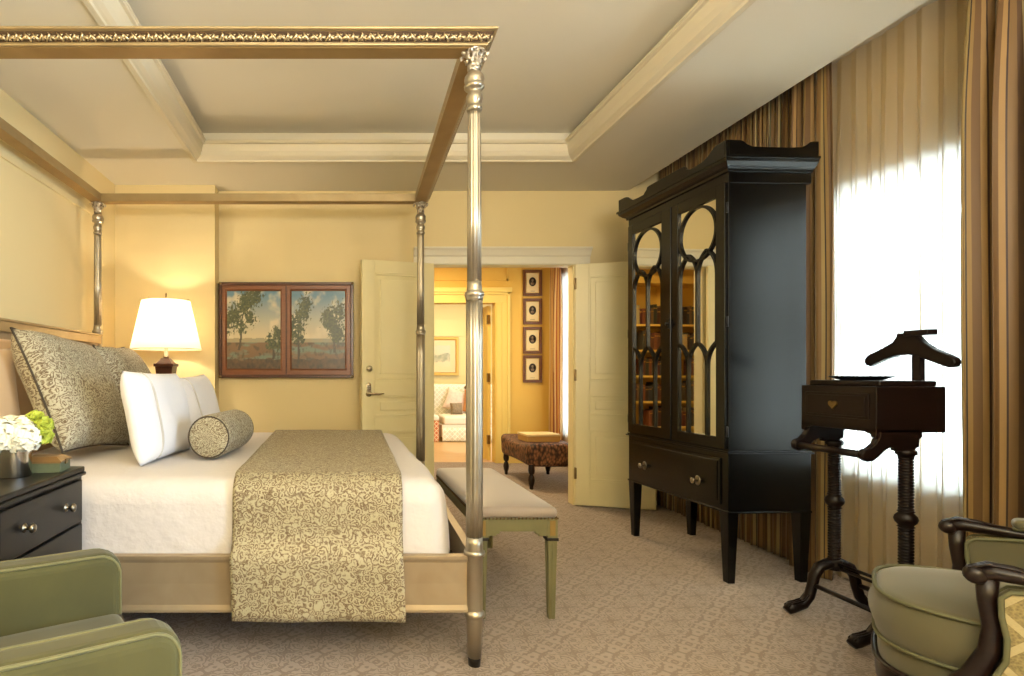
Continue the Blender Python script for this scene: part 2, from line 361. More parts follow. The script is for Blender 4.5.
# ceiling with a tray
TX0, TX1, TY0, TY1 = -1.13, 1.843, -.9, 4.41
m = MB(); m.box(XL, TX0, YF, YB, ZC, ZC+.06).box(TX1, XC, YF, YB, ZC, ZC+.06).box(TX0, TX1, TY1, YB, ZC, ZC+.06).box(TX0, TX1, YF, TY0, ZC, ZC+.06)
m.box(XC, XC+.04, YF, YB, ZC, ZP)                                  # the drop that hides the curtain track
m.box(XC, XR, YF, YB, ZP, ZP+.05)
m.box(TX0-.05, TX1+.05, TY0-.05, TY1+.05, ZC+.217, ZC+.26)
for a in ((TX0-.03, TX0, TY0, TY1), (TX1, TX1+.03, TY0, TY1), (TX0, TX1, TY0-.03, TY0), (TX0, TX1, TY1, TY1+.03)): m.box(*a, ZC+.06, ZC+.22)
struct(m.build('ceiling', 'ceil', smooth=False))
prof = [(0, -.012), (.012, -.012), (.016, 0), (.03, .006), (.05, .02), (.066, .05), (.074, .08), (.078, .1), (.098, .102), (.1, .11), (.107, .112), (.107, .124), (.06, .124), (0, .05)]
def frame_sweep(m, x0, x1, y0, y1, prof, z):                        # closed rectangular sweep, offset inward by profile[0]
    n = len(prof); vs = []
    for (cx, cy, sx, sy) in ((x0, y0, 1, 1), (x1, y0, -1, 1), (x1, y1, -1, -1), (x0, y1, 1, -1)):
        for d, h in prof: vs.append((cx+sx*d, cy+sy*d, z+h))
    fs = []
    for k in range(4):
        k2 = (k+1) % 4
        for i in range(n): fs.append((k*n+i, k*n+(i+1) % n, k2*n+(i+1) % n, k2*n+i))
    m.add(vs, fs, True); return m
prof2 = [(-.02, -.001)]+[(-.02, -.014)]+prof[1:]
struct(frame_sweep(MB(), TX0, TX1, TY0, TY1, prof2, ZC).build('trim_2', 'crown', bevel=.002))
# baseboards
m = MB()
for a, b in ((-1.103, DX0-.14), (DX1+.14, XR)): m.box(a, b, YB-.018, YB, 0, .15).box(a, b, YB-.026, YB, .15, .165)
m.box(XL, -1.085, 4.957, 4.975, 0, .15); struct(m.build('baseboard_back', 'trim', bevel=.003))
struct(MB().box(XL, XL+.018, YF, 4.957, 0, .15).build('baseboard_left', 'trim', bevel=.003))
# casing and header of the double doorway
m = MB()
for x0, x1 in ((DX0-.14, DX0), (DX1, DX1+.14)):
    m.box(x0, x1, YB-.022, YB, 0, DZ).box(x0+(.0 if x0 < 1 else .11), x0+(.03 if x0 < 1 else .14), YB-.034, YB, 0, DZ)
m.box(DX0-.001, DX0+.008, YB-.01, YB+.10, 0, DZ).box(DX1-.008, DX1+.001, YB-.01, YB+.10, 0, DZ).box(DX0, DX1, YB-.01, YB+.10, DZ-.006, DZ)
m.box(DX0-.14, DX0, YB+.09, YB+.112, 0, DZ+.12).box(DX1, DX1+.14, YB+.09, YB+.112, 0, DZ+.12).box(DX0, DX1, YB+.09, YB+.112, DZ, DZ+.12)
struct(m.build('trim_3', 'door', bevel=.004))
m = MB(); hp = [(0,0),(-.03,0),(-.035,.015),(-.035,.07),(-.05,.078),(-.06,.1),(-.075,.125),(-.09,.135),(-.09,.15),(0,.15)]
m.prism([(YB+a, DZ+b) for a, b in hp], DX0-.16, DX1+.14, 'yz'); struct(m.build('trim_4', 'header', bevel=.002))

# door leaves ----------------------------------------------------------------
def leaf_mesh(w, h, t=.045, panels=((.236,.69),(.825,1.01),(1.146,2.084))):
    m = MB(); st = .115
    m.box(0, st, 0, t, .012, h).box(w-st, w, 0, t, .012, h)
    zs = [.012]+[z for p in panels for z in p]+[h]
    for i in range(0, len(zs), 2): m.box(st, w-st, 0, t, zs[i], zs[i+1])
    for z0, z1 in panels:
        m.box(st, w-st, .018, t-.018, z0, z1)
        for f in (0, 1):
            y0, y1 = ((.003, .018) if not f else (t-.018, t-.003))
            e = .016
            m.box(st, w-st, y0, y1, z0, z0+e).box(st, w-st, y0, y1, z1-e, z1).box(st, st+e, y0, y1, z0, z1).box(w-st-e, w-st, y0, y1, z0, z1)
            y0, y1 = ((.007, .018) if not f else (t-.018, t-.007)); e = .055
            if z1-z0 > .15: m.box(st+e, w-st-e, y0, y1, z0+e, z1-e)
    return m
def leaf(name, loc, rz, w, h=2.195, mat='door'):
    root = leaf_mesh(w, h).build(name, mat, bevel=.003, local=True); root.location = loc; root.rotation_euler = (0,0,rz)
    root['kind'] = 'structure'
    MATS[root.name] = Matrix.Translation(loc) @ Matrix.Rotation(rz, 4, 'Z'); return root
dl = leaf('door_1', (DX0+.004, YB-.05, 0), PI+math.radians(16), .685)       # left leaf; local +x runs to its free edge
dr = leaf('door_2', (DX1-.004, YB-.05, 0), -math.radians(17.5), .655)
def rosette(face_y, x, z, r=.028, d=.012): return MB().lathe([(r, 0), (r, d*.5), (r*.8, d)], (x, face_y, z), 20, 'y')
# the camera sees local y=t face of the left leaf (rotated by pi) and y=0 face of the right leaf
b = MB().lathe([(.029, 0), (.029, .008), (.02, .014), (.02, .02), (.012, .022)], (.62, .045, 1.245), 20, 'y').build('deadbolt', 'nickel', dl, local=True)
m = MB().lathe([(.028, 0), (.028, .008), (.014, .012), (.012, .05)], (.625, .045, 1.03), 20, 'y'); m.tube([(.625, .09, 1.03), (.59, .095, 1.03), (.54, .092, 1.026), (.50, .088, 1.03)], [.011, .010, .008, .006], 10)
m.build('lever_handle', 'nickel', dl, local=True)
MB().rbox((.625, .049, 1.075), (.045, .012, .085), .005, 2).build('thumb_turn_plate', 'nickel', dl, local=True)
MB().lathe([(.015, 0), (.015, .012)], (.625, .05, 1.11), 14, 'y').build('keyhole_rose', 'nickel', dl, local=True)
for z in (.3, 1.19, 2.02): MB().box(-.004, .012, -.008, .03, z-.05, z+.05).lathe([(.007, -.052), (.007, .052)], (-.002, -.008, z), 10).build('hinge', 'brass', dr, local=True)

# windows ----------------------------------------------------------------------
def window(name, W, x, nm=2):
    y0, y1, z0, z1 = W; m = MB(); t = .06
    m.box(x-.01, x+.19, y0, y0+.02, z0, z1).box(x-.01, x+.19, y1-.02, y1, z0, z1).box(x-.01, x+.19, y0, y1, z1-.02, z1).box(x-.04, x+.19, y0-.05, y1+.05, z0-.03, z0+.01)
    m.box(x+.09, x+.13, y0, y0+t, z0, z1).box(x+.09, x+.13, y1-t, y1, z0, z1).box(x+.09, x+.13, y0, y1, z0, z0+t).box(x+.09, x+.13, y0, y1, z1-t, z1)
    m.box(x+.09, x+.13, y0, y1, (z0+z1)/2-.02, (z0+z1)/2+.02)
    for i in range(1, nm): yy = y0+(y1-y0)*i/nm; m.box(x+.1, x+.12, yy-.012, yy+.012, z0, z1)
    o = struct(m.build(name, 'sash', bevel=.002))
    MB().box(x+.108, x+.112, y0+.05, y1-.05, z0+.05, z1-.05).build('glass_pane', 'glass', o, smooth=False, local=True)
window('window_1', W1, XR); window('window_2', W2, XR, 3)

# ------------------------------------------------------------------ hallway room and den
HX0, HX1, HY0, HY1, HZ = -1.3, 2.98, YB+.09, 7.55, 2.78
m = MB().box(HX0-.1, 1.0, HY1, HY1+.15, 0, 2.9).box(2.12, HX1+.1, HY1, HY1+.15, 0, 2.9).box(1.0, 2.12, HY1, HY1+.15, 2.157, 2.9)
for x0, x1 in ((2.33, 2.345), ):
    pass
for x0, x1, z0, z1 in ((1.05, 2.28, 2.46, 2.66), ):                  # frieze panel above the inner doorway
    e = .025
    m.box(x0, x1, HY1-.012, HY1, z0, z0+e).box(x0, x1, HY1-.012, HY1, z1-e, z1).box(x0, x0+e, HY1-.012, HY1, z0, z1).box(x1-e, x1, HY1-.012, HY1, z0, z1)
struct(m.build('wall_hallway_back', 'hall', smooth=False))
HW = (6.05, 7.38, .4, 2.5); m = MB(); holed(m, (HY0, HY1), 0, 2.9, [HW], HX1, HX1+.12); struct(m.build('wall_hallway_right', 'hall', smooth=False))
struct(MB().box(HX0-.1, HX0, HY0, HY1, 0, 2.9).build('wall_hallway_left', 'hall', smooth=False))
struct(MB().box(HX0-.1, HX1+.1, HY0, HY1+.15, HZ, HZ+.1).build('ceiling_hallway', 'ceil', smooth=False))
window('window_3', HW, HX1)
m = MB()
for x0, x1 in ((.86, 1.0), (2.12, 2.3)): m.box(x0, x1, HY1-.02, HY1, 0, 2.157).box(x0+(.0 if x0 < 1 else .14), x0+(.03 if x0 < 1 else .18), HY1-.035, HY1, 0, 2.3).box(x0+.07, x0+.085, HY1-.028, HY1, 0, 2.157)
m.box(.86, 2.3, HY1-.02, HY1, 2.157, 2.3).box(.84, 2.32, HY1-.05, HY1, 2.3, 2.36).box(.86, 2.3, HY1-.035, HY1, 2.27, 2.3)
m.box(2.105, 2.125, HY1-.01, HY1+.16, 0, 2.157).box(.995, 1.015, HY1-.01, HY1+.16, 0, 2.157)
struct(m.build('trim_5', 'halltrim', bevel=.003))
struct(MB().box(2.3, HX1, HY1-.018, HY1, 0, .16).box(HX0, .86, HY1-.018, HY1, 0, .16).build('baseboard_hallway', 'halltrim', bevel=.003))
m = MB().box(-.6, 4.2, 11.2, 11.35, 0, 2.9)
for z in (1.95, 2.3): m.box(-.6, 4.2, 11.185, 11.2, z, z+.03)
struct(m.build('wall_den_back', 'den', smooth=False))
struct(MB().box(4.1, 4.2, 7.7, 11.2, 0, 2.9).build('wall_den_right', 'den', smooth=False)); struct(MB().box(-.7, -.6, 7.7, 11.2, 0, 2.9).build('wall_den_left', 'den', smooth=False))
struct(MB().box(-.7, 4.2, 7.7, 11.35, 2.75, 2.85).build('ceiling_den', 'ceil', smooth=False))
struct(MB().box(-.6, 4.1, 11.18, 11.2, 0, .16).build('baseboard_den', 'halltrim'))
d3 = leaf('door_3', (2.09, HY1+.16, 0), math.radians(97), .78, 2.14, 'halltrim')
for z in (.3, 1.15, 1.95): MB().box(-.03, .012, .02, .055, z-.06, z+.06).build('hinge', 'brass', d3, local=True)
m = MB().lathe([(.026, 0), (.026, .008), (.012, .012), (.012, .045), (.026, .05), (.028, .065), (.015, .075)], (.72, .045, 1.0), 16, 'y').build('door_knob', 'brass', d3, local=True)

# ================================================================== BED
s1, s2 = 242.5, 129.0
PN = Vector(((474.3-VX)/s1, F/s1, 0)); PFa = Vector(((420.6-VX)/s2, F/s2, 0)); PH = Vector(((97.7-VX)/s2, F/s2, 0)); PHn = Vector((-1.87, F/s1, 0))
bed = thing('four_poster_bed', 'champagne gilded four-poster bed with open canopy frame and fluted posts', 'bed', ((PN.x+PHn.x)/2, (PN.y+PFa.y)/2, 0))
def flute(a, h): return 1-.10*(.5+.5*math.cos(a*12))**2
def post(c):
    base = [(.024,.0),(.026,.03),(.027,.036)]
    a = [(.028,.036),(.034,.195),(.034,.2),(.041,.204),(.042,.212),(.041,.222),(.034,.226),(.033,.232),(.034,.45),(.036,.452),(.043,.456),(.044,.464),(.042,.472),(.036,.476)]
    m = MB().lathe(a, c, 28)
    sh = [(.036,.476),(.034,.5),(.0335,.53)]; m.lathe(sh, c, 28)
    m.lathe([(.034,.53)]+[(.034, .53+(1.5-.53)*i/6) for i in range(1, 6)]+[(.0335,1.5)], c, 72, mod=flute)
    m.lathe([(.0335,1.5),(.036,1.51),(.036,1.516),(.039,1.52),(.0405,1.528),(.039,1.536),(.033,1.54),(.032,1.546),(.030,1.56),(.029,1.58)], c, 28)
    m.lathe([(.029,1.58),(.028,1.9),(.0265,2.26),(.0265,2.28)], c, 72, mod=flute)
    m.lathe([(.0265,2.28),(.03,2.284),(.032,2.29),(.032,2.298),(.028,2.302),(.026,2.31),(.031,2.32),(.034,2.333),(.032,2.346),(.025,2.358),(.026,2.366),(.036,2.372),(.041,2.378),(.0415,2.388),(.037,2.393),(.038,2.398),(.041,2.41),(.039,2.424),(.03,2.436),(.025,2.442),(.026,2.446)], c, 28)
    p = m.build('bed_post', 'silver', bed)
    # acanthus capital: bell with leaves that curl outwards
    m = MB().lathe([(.026,2.444),(.027,2.47),(.03,2.495),(.036,2.515),(.042,2.522),(.042,2.53)], c, 24)
    for k in range(8):
        for tier, (z0, z1, r0, r1, w) in enumerate(((2.446, 2.49, .026, .044, .011), (2.455, 2.518, .028, .055, .013))):
            a = 2*PI*(k+.5*tier)/8; ca, sa = math.cos(a), math.sin(a)
            def fn(u, v, ca=ca, sa=sa, z0=z0, z1=z1, r0=r0, r1=r1, w=w):
                t = v; r = r0+(r1-r0)*t**2.2; z = z0+(z1-z0)*math.sin(t*PI*.62)/math.sin(PI*.5) ; ww = w*math.sin(PI*min(1, .25+t*.75))**.5*(1 if t < .98 else .4)
                q = (u-.5)*2*ww; r -= (abs(u-.5)*2)**2*.004
                return (c[0]+r*ca-q*sa, c[1]+r*sa+q*ca, z)
            m.grid(fn, 4, 7)
        a = 2*PI*(k+.5)/8
        m.lathe([(.001,-.009),(.006,-.006),(.008,0),(.006,.006),(.001,.009)], (c[0]+.053*math.cos(a), c[1]+.053*math.sin(a), 2.51), 8)
    m.build('capital', 'carvedsil', p, solid=.002)
    MB().lathe(base, c, 20).build('foot_ferrule', 'ferrule', p)
for c in (PN, PFa, PH, PHn): post(tuple(c))
# canopy: one mitred moulding per side
CO = [PHn, PN, PFa, PH]
ctr = sum(CO, Vector())/4
def corner(i, off):
    a, b, c = CO[i-1], CO[i], CO[(i+1) % 4]
    def side(p, q):
        d = (q-p).normalized(); n = Vector((d.y, -d.x, 0))
        return n
    n1, n2 = side(a, b), side(b, c)
    k = off/(1+n1.dot(n2)); return b+(n1+n2)*k
def sweep_side(i, prof, m):
    n = len(prof); vs = []
    for j in (i, (i+1) % 4):
        for o_, z in prof: p = corner(j, o_); vs.append((p.x, p.y, z))
    m.add(vs, [(k, (k+1) % n, n+(k+1) % n, n+k) for k in range(n)]+[tuple(range(n)), tuple(reversed(range(n, 2*n)))], True); return m
U = 2.528
body = [(-.045, U),(.042, U),(.047, U+.003),(.047, U+.009),(.038, U+.012),(.066, U+.046),(.08, U+.049),(.08, U+.058),(-.045, U+.058)]
for i in range(4):
    r_ = sweep_side(i, body, MB()).build('canopy_rail', 'gold', bed, bevel=.0015)
    sweep_side(i, [(-.0455, U-.001),(.034, U-.001),(.034, U-.003),(-.0455, U-.003)], MB()).build('underside_board', 'copper', r_)
    sweep_side(i, [(.0395, U+.013),(.0665, U+.0455),(.062, U+.0455),(.035, U+.013)], MB()).build('band_ground', 'bandbrown', r_)
    # carved band: a running row of leaves and berries
    m = MB(); a = corner(i, .0525); b = corner((i+1) % 4, .0525); d = (b-a); L = d.length; d.normalize(); nn = Vector((d.y, -d.x, 0)); k = 0; x = .01
    e = (nn*.028+Vector((0,0,.034))).normalized(); q = (nn*.034-Vector((0,0,.028))).normalized()
    while x < L-.01:
        p = a+d*x+Vector((0,0,U+.029)); sg = (1 if k % 2 else -1)*(.75+.35*math.sin(k*2.4)); d_ = d; 
        m.tube([p+d*-.012-e*.015*sg, p+d*-.006-e*.008*sg+q*.006, p+d*.003+e*.001*sg+q*.008, p+d*.009+e*.010*sg+q*.006, p+d*.004+e*.016*sg+q*.003], [.002, .0045, .006, .005, .002], 6)
        m.tube([p+d*.0-e*.012*sg, p+d*.007-e*.007*sg+q*.006, p+d*.012-e*.012*sg+q*.003], [.002, .0045, .0015], 5)
        if k % 2: m.lathe([(.0005,-.006),(.005,-.003),(.006,0),(.005,.003),(.0005,.006)], p+d*.009+q*.003-e*.003, 6)
        x += .0165+.003*math.sin(k*1.7); k += 1
    m.build('carved_band', 'carved', r_, merge=False, recalc=False)
    m = MB(); a = corner(i, .041); b = corner((i+1) % 4, .041); m.tube([a+Vector((0,0,U+.012)), b+Vector((0,0,U+.012))], .004, 8); m.build('bead_moulding', 'gold', r_)
# side and foot rails
def rail_between(a, b, name, z0=.222, z1=.455, t=.018, mat='rail'):
    d = (b-a).normalized(); n = Vector((d.y, -d.x, 0)); m = MB(); pr = [(-t,z0),(t*.9,z0),(t*.9,z0+.012),(t*.55,z0+.03),(t*.4,(z0+z1)/2),(t*.6,z1-.03),(t,z1-.014),(t*1.1,z1),(-t,z1)]
    k = len(pr); vs = [p+n*o_+Vector((0,0,z)) for p in (a+d*.03, b-d*.03) for o_, z in pr]
    m.add(vs, [(j, (j+1) % k, k+(j+1) % k, k+j) for j in range(k)]+[tuple(range(k)), tuple(reversed(range(k, 2*k)))], True)
    return m.build(name, mat, bed, bevel=.002)
rail_between(PHn, PN, 'side_rail'); rail_between(PN, PFa, 'foot_rail'); rail_between(PFa, PH, 'side_rail')
m = MB()
for y in (2.7, 3.2, 3.7, 4.1): m.box(-1.85, .58, y, y+.07, .3, .33)
m.build('slat', 'black', bed)
m = MB().box(-1.89, -1.855, 2.33, 4.32, .2, 1.44); m.build('headboard', 'rail', bed, bevel=.003)
hb = MB().box(-1.905, -1.83, 2.33, 4.32, 1.43, 1.5).box(-1.91, -1.82, 2.33, 4.32, 1.488, 1.505); hb.build('headboard_rail', 'gold', bed, bevel=.006)
m = MB().rbox((-1.835, 3.32, 1.0), (.05, 1.86, .78), .02, 6); m.build('headboard_pad', 'cream', bed)
ZM = .757
def cdisp(p, hf):
    w = nz(p.x*2.2, p.y*2.6, p.z*3)*.012+nz(p.x*7, p.y*5, p.z*9)*.005
    q = p.copy(); k = 1 if p.z > .05 else .3
    if p.y < -.9: q.y += abs(nz(p.x*5, p.z*2.0, 3))*.012
    q.z += w*k*(.7 if p.z > hf.z-.02 else .2)
    if p.x > hf.x-.12: q.x += nz(p.y*6, p.z*3, 1)*.012 + (.03*(hf.z-p.z)/(2*hf.z))
    q.z -= .02*smooth(.6, 1.1, abs(p.x-.0)/1.0)*0
    return q
m = MB(); m.rbox((-.675, 3.325, .546), (2.27, 1.975, .424), .1, 44, cdisp)
cov = m.build('bed_coverlet', 'linen'); tag(cov, 'white quilted bed coverlet spread over the four-poster bed', 'bedspread')
# hem strip on the hanging foot corner
# throw
def throw_path(n=46):
    pts = []; yn, yf = 2.325, 4.325; r = .1; zt = .772
    pts += [(2.262, .2+.03*i) for i in range(0, 9)]
    pts += [(2.268, .455), (2.285, .478), (2.31, .5), (2.322, .54), (2.322, .6), (2.324, .66)]
    pts += [(2.424-.1*math.cos(math.radians(a)), .672+.1*math.sin(math.radians(a))) for a in range(15, 91, 15)]
    pts += [(2.424+(4.225-2.424)*i/24, zt) for i in range(1, 25)]
    pts += [(4.225+.1*math.sin(math.radians(a)), .672+.1*math.cos(math.radians(a))) for a in range(15, 91, 15)]
    pts += [(4.327, .6), (4.33, .52)]
    return pts
tp = throw_path(); al = [0]
for i in range(1, len(tp)): al.append(al[-1]+math.dist(tp[i], tp[i-1]))
nV = len(tp)-1
def tfn(u, v):
    i = round(v*nV); y, z = tp[i]; k = (y-2.26)/2.07
    x0 = -.44-.04*k; x1 = .262+.06*k; x = x0+(x1-x0)*u
    w = nz(x*5, 0, 1)
    if z < .46: y += .006*math.sin(x*13+1)*(1-(z-.2)/.3)+.004*w; x += .006*math.sin(z*8)
    if z > .76: z += .002+max(-.0, nz(x*2.2-.0, y*2.6)*.009)
    return (x, y, z)
m = MB().grid(tfn, 40, nV, lambda u, v: (u*.71, al[round(v*nV)]))
th = m.build('bed_throw', 'broc', solid=.008, bevel=0); tag(th, 'sage and brown brocade throw draped across the foot of the bed', 'throw')

# pillows ------------------------------------------------------------------------
def pillow_mesh(w, h, t, pinch=.07, flange=0, uvk=1, soft=.55, sag=0):
    m = MB(); N = 26
    def surf(sg):
        def fn(u, v):
            a, b = u*2-1, v*2-1
            a = math.copysign(abs(a)**.8, a); b = math.copysign(abs(b)**.8, b)
            th_ = max(0, (1-a**4)*(1-b**4))**soft*(1+.12*nz(a*1.7, b*1.9, sg*3+w*7))
            x = w/2*a*(1-pinch*(1-b*b)*abs(a)); z = h/2*b*(1-pinch*(1-a*a)*abs(b)) - sag*(1-b)*th_*.2
            return (x, sg*t/2*th_, z)
        return fn
    for sg in (-1, 1): m.grid(surf(sg), N, N, lambda u, v: (u*w*uvk, v*h*uvk))
    return m
def rim(w, h, pinch, off=0, n=14):
    pts = []
    for k in range(4):
        for i in range(n):
            q = i/n*2-1
            a, b = [(q, -1), (1, q), (-q, 1), (-1, -q)][k]
            pts.append((w/2*a*(1-pinch*(1-b*b)*abs(a)), 0, h/2*b*(1-pinch*(1-a*a)*abs(b))))
    return pts
def place(o, c, yaw, lean, roll=0):
    # local x = width, y = thickness, z = up; yaw 90deg turns width along world Y
    o.matrix_basis = Matrix.Translation(c) @ Matrix.Rotation(yaw, 4, 'Z') @ Matrix.Rotation(lean, 4, 'X') @ Matrix.Rotation(roll, 4, 'Y')
def pillow(name, label, w, h, t, mat, c, yaw, lean, roll=0, pipe=None, pinch=.07, hem=None, group=None, soft=.55):
    o = pillow_mesh(w, h, t, pinch, soft=soft).build(name, mat, merge=True, sub=0, recalc=True); tag(o, label, 'pillow', group)
    if pipe: MB().tube(rim(w, h, pinch), .006, 8, True).build('piping', pipe, o, local=True)
    if hem:
        m = MB()
        for q in hem:
            a = q*2-1
            for sg in (-1, 1):
                pts = []
                for i in range(25):
                    b = -.97+1.94*i/24; th_ = max(0, (1-a**4)*(1-b**4))**soft
                    pts.append((w/2*a*(1-pinch*(1-b*b)*abs(a)), sg*(t/2*th_*1.02+.0015), h/2*b*(1-pinch*(1-a*a)*abs(b))))
                m.tube(pts, .003, 5)
        m.build('hemstitch_line', 'stitch', o, local=True)
    place(o, Vector(c), yaw, lean, roll); return o
Y9 = PI/2
LE = math.radians(-17)
pillow('euro_pillow', 'large sage brocade square pillow nearest the flowers, with dark piping', .68, .67, .28, 'brocp', (-1.435, 3.05, 1.10), Y9+math.radians(-3), math.radians(-26), math.radians(5), 'piping', .06)
pillow('euro_pillow', 'sage brocade square pillow leaning in front of the table lamp, behind white pillows', .68, .66, .26, 'brocp', (-1.42, 3.82, 1.085), Y9+math.radians(5), math.radians(-24), math.radians(-2), 'piping', .06)
pillow('sleeping_pillow', 'plain cream silk pillow against the headboard at the left edge', .62, .56, .10, 'cream', (-1.70, 2.66, 1.06), Y9, LE*.45)
pillow('sleeping_pillow', 'plain cream silk pillow against the headboard, hidden behind the far brocade pillow', .62, .54, .10, 'cream', (-1.70, 3.7, 1.05), Y9, LE*.45)
pillow('bed_pillow', 'white oblong pillow with grey hemstitch lines, nearer of the white pair', .70, .46, .17, 'white', (-.955, 2.99, .985), Y9+math.radians(-4), LE*.7, math.radians(1), None, .035, (.19, .205))
pillow('bed_pillow', 'white oblong pillow with grey hemstitch lines, farther of the white pair', .66, .44, .17, 'white', (-.93, 3.68, .975), Y9+math.radians(-4), LE*.9, math.radians(-2), None, .035, (.19, .205))
# bolster
bo = MB(); R_ = .112; L_ = .5
prof_b = [(.001,-.25),(.02,-.25),(.085,-.249),(.1,-.245),(.11,-.235),(.114,-.215)]+[(.114,-.2+.4*i/12) for i in range(13)]+[(.114,.215),(.11,.235),(.1,.245),(.085,.249),(.02,.25),(.001,.25)]
n = 36; vs = []; uvs = []
for r, h in prof_b:
    for k in range(n+1):
        a = 2*PI*k/n; vs.append((r*math.cos(a), h, r*math.sin(a))); uvs.append((a*.114, h+(.114-r)*(-1 if h < 0 else 1)))
W_ = n+1; bo.add(vs, [(i*W_+k, i*W_+k+1, (i+1)*W_+k+1, (i+1)*W_+k) for i in range(len(prof_b)-1) for k in range(n)], False, uvs)
o = bo.build('bolster_pillow', 'brocp', recalc=True); tag(o, 'small round sage brocade bolster lying in front of the white pillows', 'bolster')
o.matrix_basis = Matrix.Translation((-.645, 3.12, .875)) @ Matrix.Rotation(math.radians(-6), 4, 'Z')
for h in (-.243, .243): MB().tube([(.106*math.cos(2*PI*k/30), h, .106*math.sin(2*PI*k/30)) for k in range(30)], .004, 6, True).build('bolster_piping', 'piping', o, local=True)

# ------------------------------------------------------------------ bedside
def nightstand(name, label, x0, x1, y0, y1, zt, face='x'):
    t = thing(name, label, 'nightstand', ((x0+x1)/2, (y0+y1)/2, 0))
    m = MB().box(x0, x1-.01, y0, y1, .16, zt-.035); m.build('body', 'black', t, bevel=.003)
    m = MB().box(x0-.01, x1+.004, y0-.02, y1+.01, zt-.035, zt-.02).box(x0-.005, x1, y0-.012, y1+.006, zt-.02, zt); m.build('top', 'black', t, bevel=.005)
    hz = [(zt-.205, zt-.045), (zt-.40, zt-.215), (zt-.59, zt-.41)]
    for z0, z1 in hz:
        d = MB().box(x1-.012, x1+.006, y0+.03, y1-.03, z0, z1).build('drawer', 'black', t, bevel=.004)
        for yy in (y0+.16, y1-.16):
            MB().lathe([(.016,0),(.015,.003),(.007,.006),(.006,.016),(.014,.022),(.016,.028),(.012,.034),(.003,.036)], (x1+.005, yy, (z0+z1)/2), 16, 'x').build('knob', 'pewter', d)
    for xx in (x0+.03, x1-.04):
        for yy in (y0+.03, y1-.03): MB().taper((xx, yy, 0), .016, .016, (xx, yy, .162), .028, .028).build('leg', 'black', t)
    return t
nightstand('nightstand', 'black nightstand with round knobs carrying the white flowers', -1.6, -1.0, 1.61, 2.2, .838)
nightstand('nightstand', 'black nightstand under the table lamp, hidden behind the bed pillows', -1.75, -1.12, 4.45, 4.87, .80)
v = thing('flower_vase', 'polished silver cylinder vase on the black nightstand', 'vase', (-1.148, 1.98, .838))
m = MB().lathe([(.052,0),(.055,.004),(.055,.1),(.056,.104),(.053,.106),(.051,.1),(.05,.02),(.01,.015)], (-1.148, 1.98, .838), 32); m.build('cup', 'chrome', v)
MB().lathe([(.05,.0),(.05,.004)], (-1.148, 1.98, .9), 20).build('water_surface', 'glass', v)
fl = thing('flower_bouquet', 'bunch of white hydrangeas with lime green blooms in the silver vase', 'flowers', (-1.14, 1.99, .93))
def hydrangea(c, R, n, mat, nm, size=.014, petals=4):
    m = MB(); c = Vector(c); g = PI*(3-math.sqrt(5))
    for i in range(n):
        z = 1-2*(i+.5)/n
        if z < -.6: continue
        r = math.sqrt(1-z*z); d = Vector((r*math.cos(g*i), r*math.sin(g*i), z)); d = (d+Vector((random.uniform(-.1,.1),)*3)).normalized()
        p = c+d*R*random.uniform(.9, 1.06); u = d.orthogonal().normalized(); w = d.cross(u); r0 = random.uniform(0, 6)
        for k in range(petals):
            a = r0+2*PI*k/petals; e = u*math.cos(a)+w*math.sin(a); f = d.cross(e); s = size*random.uniform(.85, 1.15)
            m.add([p, p+e*s*.55+f*s*.5+d*s*.15, p+e*s*1.15+d*s*.05, p+e*s*.55-f*s*.5+d*s*.15], [(0,1,2,3)])
    m.lathe([(.001,-R*.85),(R*.6,-R*.6),(R*.85,0),(R*.6,R*.6),(.001,R*.85)], c, 14)
    return m.build(nm, mat, fl, merge=False, recalc=False, smooth=False)
for c, R in (((-1.165, 1.93, .985), .06), ((-1.105, 1.955, .975), .058), ((-1.19, 2.02, .99), .06), ((-1.13, 2.0, 1.0), .05), ((-1.2, 1.95, .96), .045)): hydrangea(c, R, 120, 'petal', 'hydrangea_head')
for c in ((-1.095, 2.02, 1.035), (-1.06, 2.01, 1.015), (-1.055, 2.0, .98)): hydrangea(c, .022, 22, 'green', 'lime_bloom', .024, 5)
m = MB()
for a, l in ((.2, .1), (1.6, .09), (2.6, .1), (4, .09), (5.2, .1)):
    d = Vector((math.cos(a), math.sin(a), 0)); w = Vector((-d.y, d.x, 0)); c = Vector((-1.148, 1.98, .935))
    m.grid(lambda u, v: c+d*l*v*.8+w*(u-.5)*.05*math.sin(PI*min(.98, v+.05))+Vector((0,0,.03*math.sin(v*2.6)+abs(u-.5)*.015)), 4, 8)
m.build('leaf', 'leafg', fl, solid=.001)
m = MB()
for dx, dy in ((0,0),(.012,.01),(-.014,.008),(.004,-.014)): m.tube([(-1.148+dx, 1.98+dy, .845), (-1.148+dx*2, 1.98+dy*2, .98)], .003, 6)
m.build('stem', 'leafg', fl)
bx = thing('trinket_box', 'small gold and green keepsake box on the nightstand beside the flowers', 'box', (-1.1, 2.1, .838), math.radians(8))
m = MB().box(-.07, .07, -.055, .055, 0, .035); m.build('box_base', 'boxgreen', bx, local=True, bevel=.002)
m = MB().box(-.074, .074, -.059, .059, .035, .042); m.add([(-.074,-.059,.042),(.074,-.059,.042),(.074,.059,.042),(-.074,.059,.042),(-.05,-.035,.056),(.05,-.035,.056),(.05,.035,.056),(-.05,.035,.056)], [(0,1,5,4),(1,2,6,5),(2,3,7,6),(3,0,4,7),(4,5,6,7)], True)
m.build('lid', 'boxgold', bx, local=True)
MB().box(.071, .076, -.012, .012, .026, .044).build('clasp', 'brass', bx, local=True)

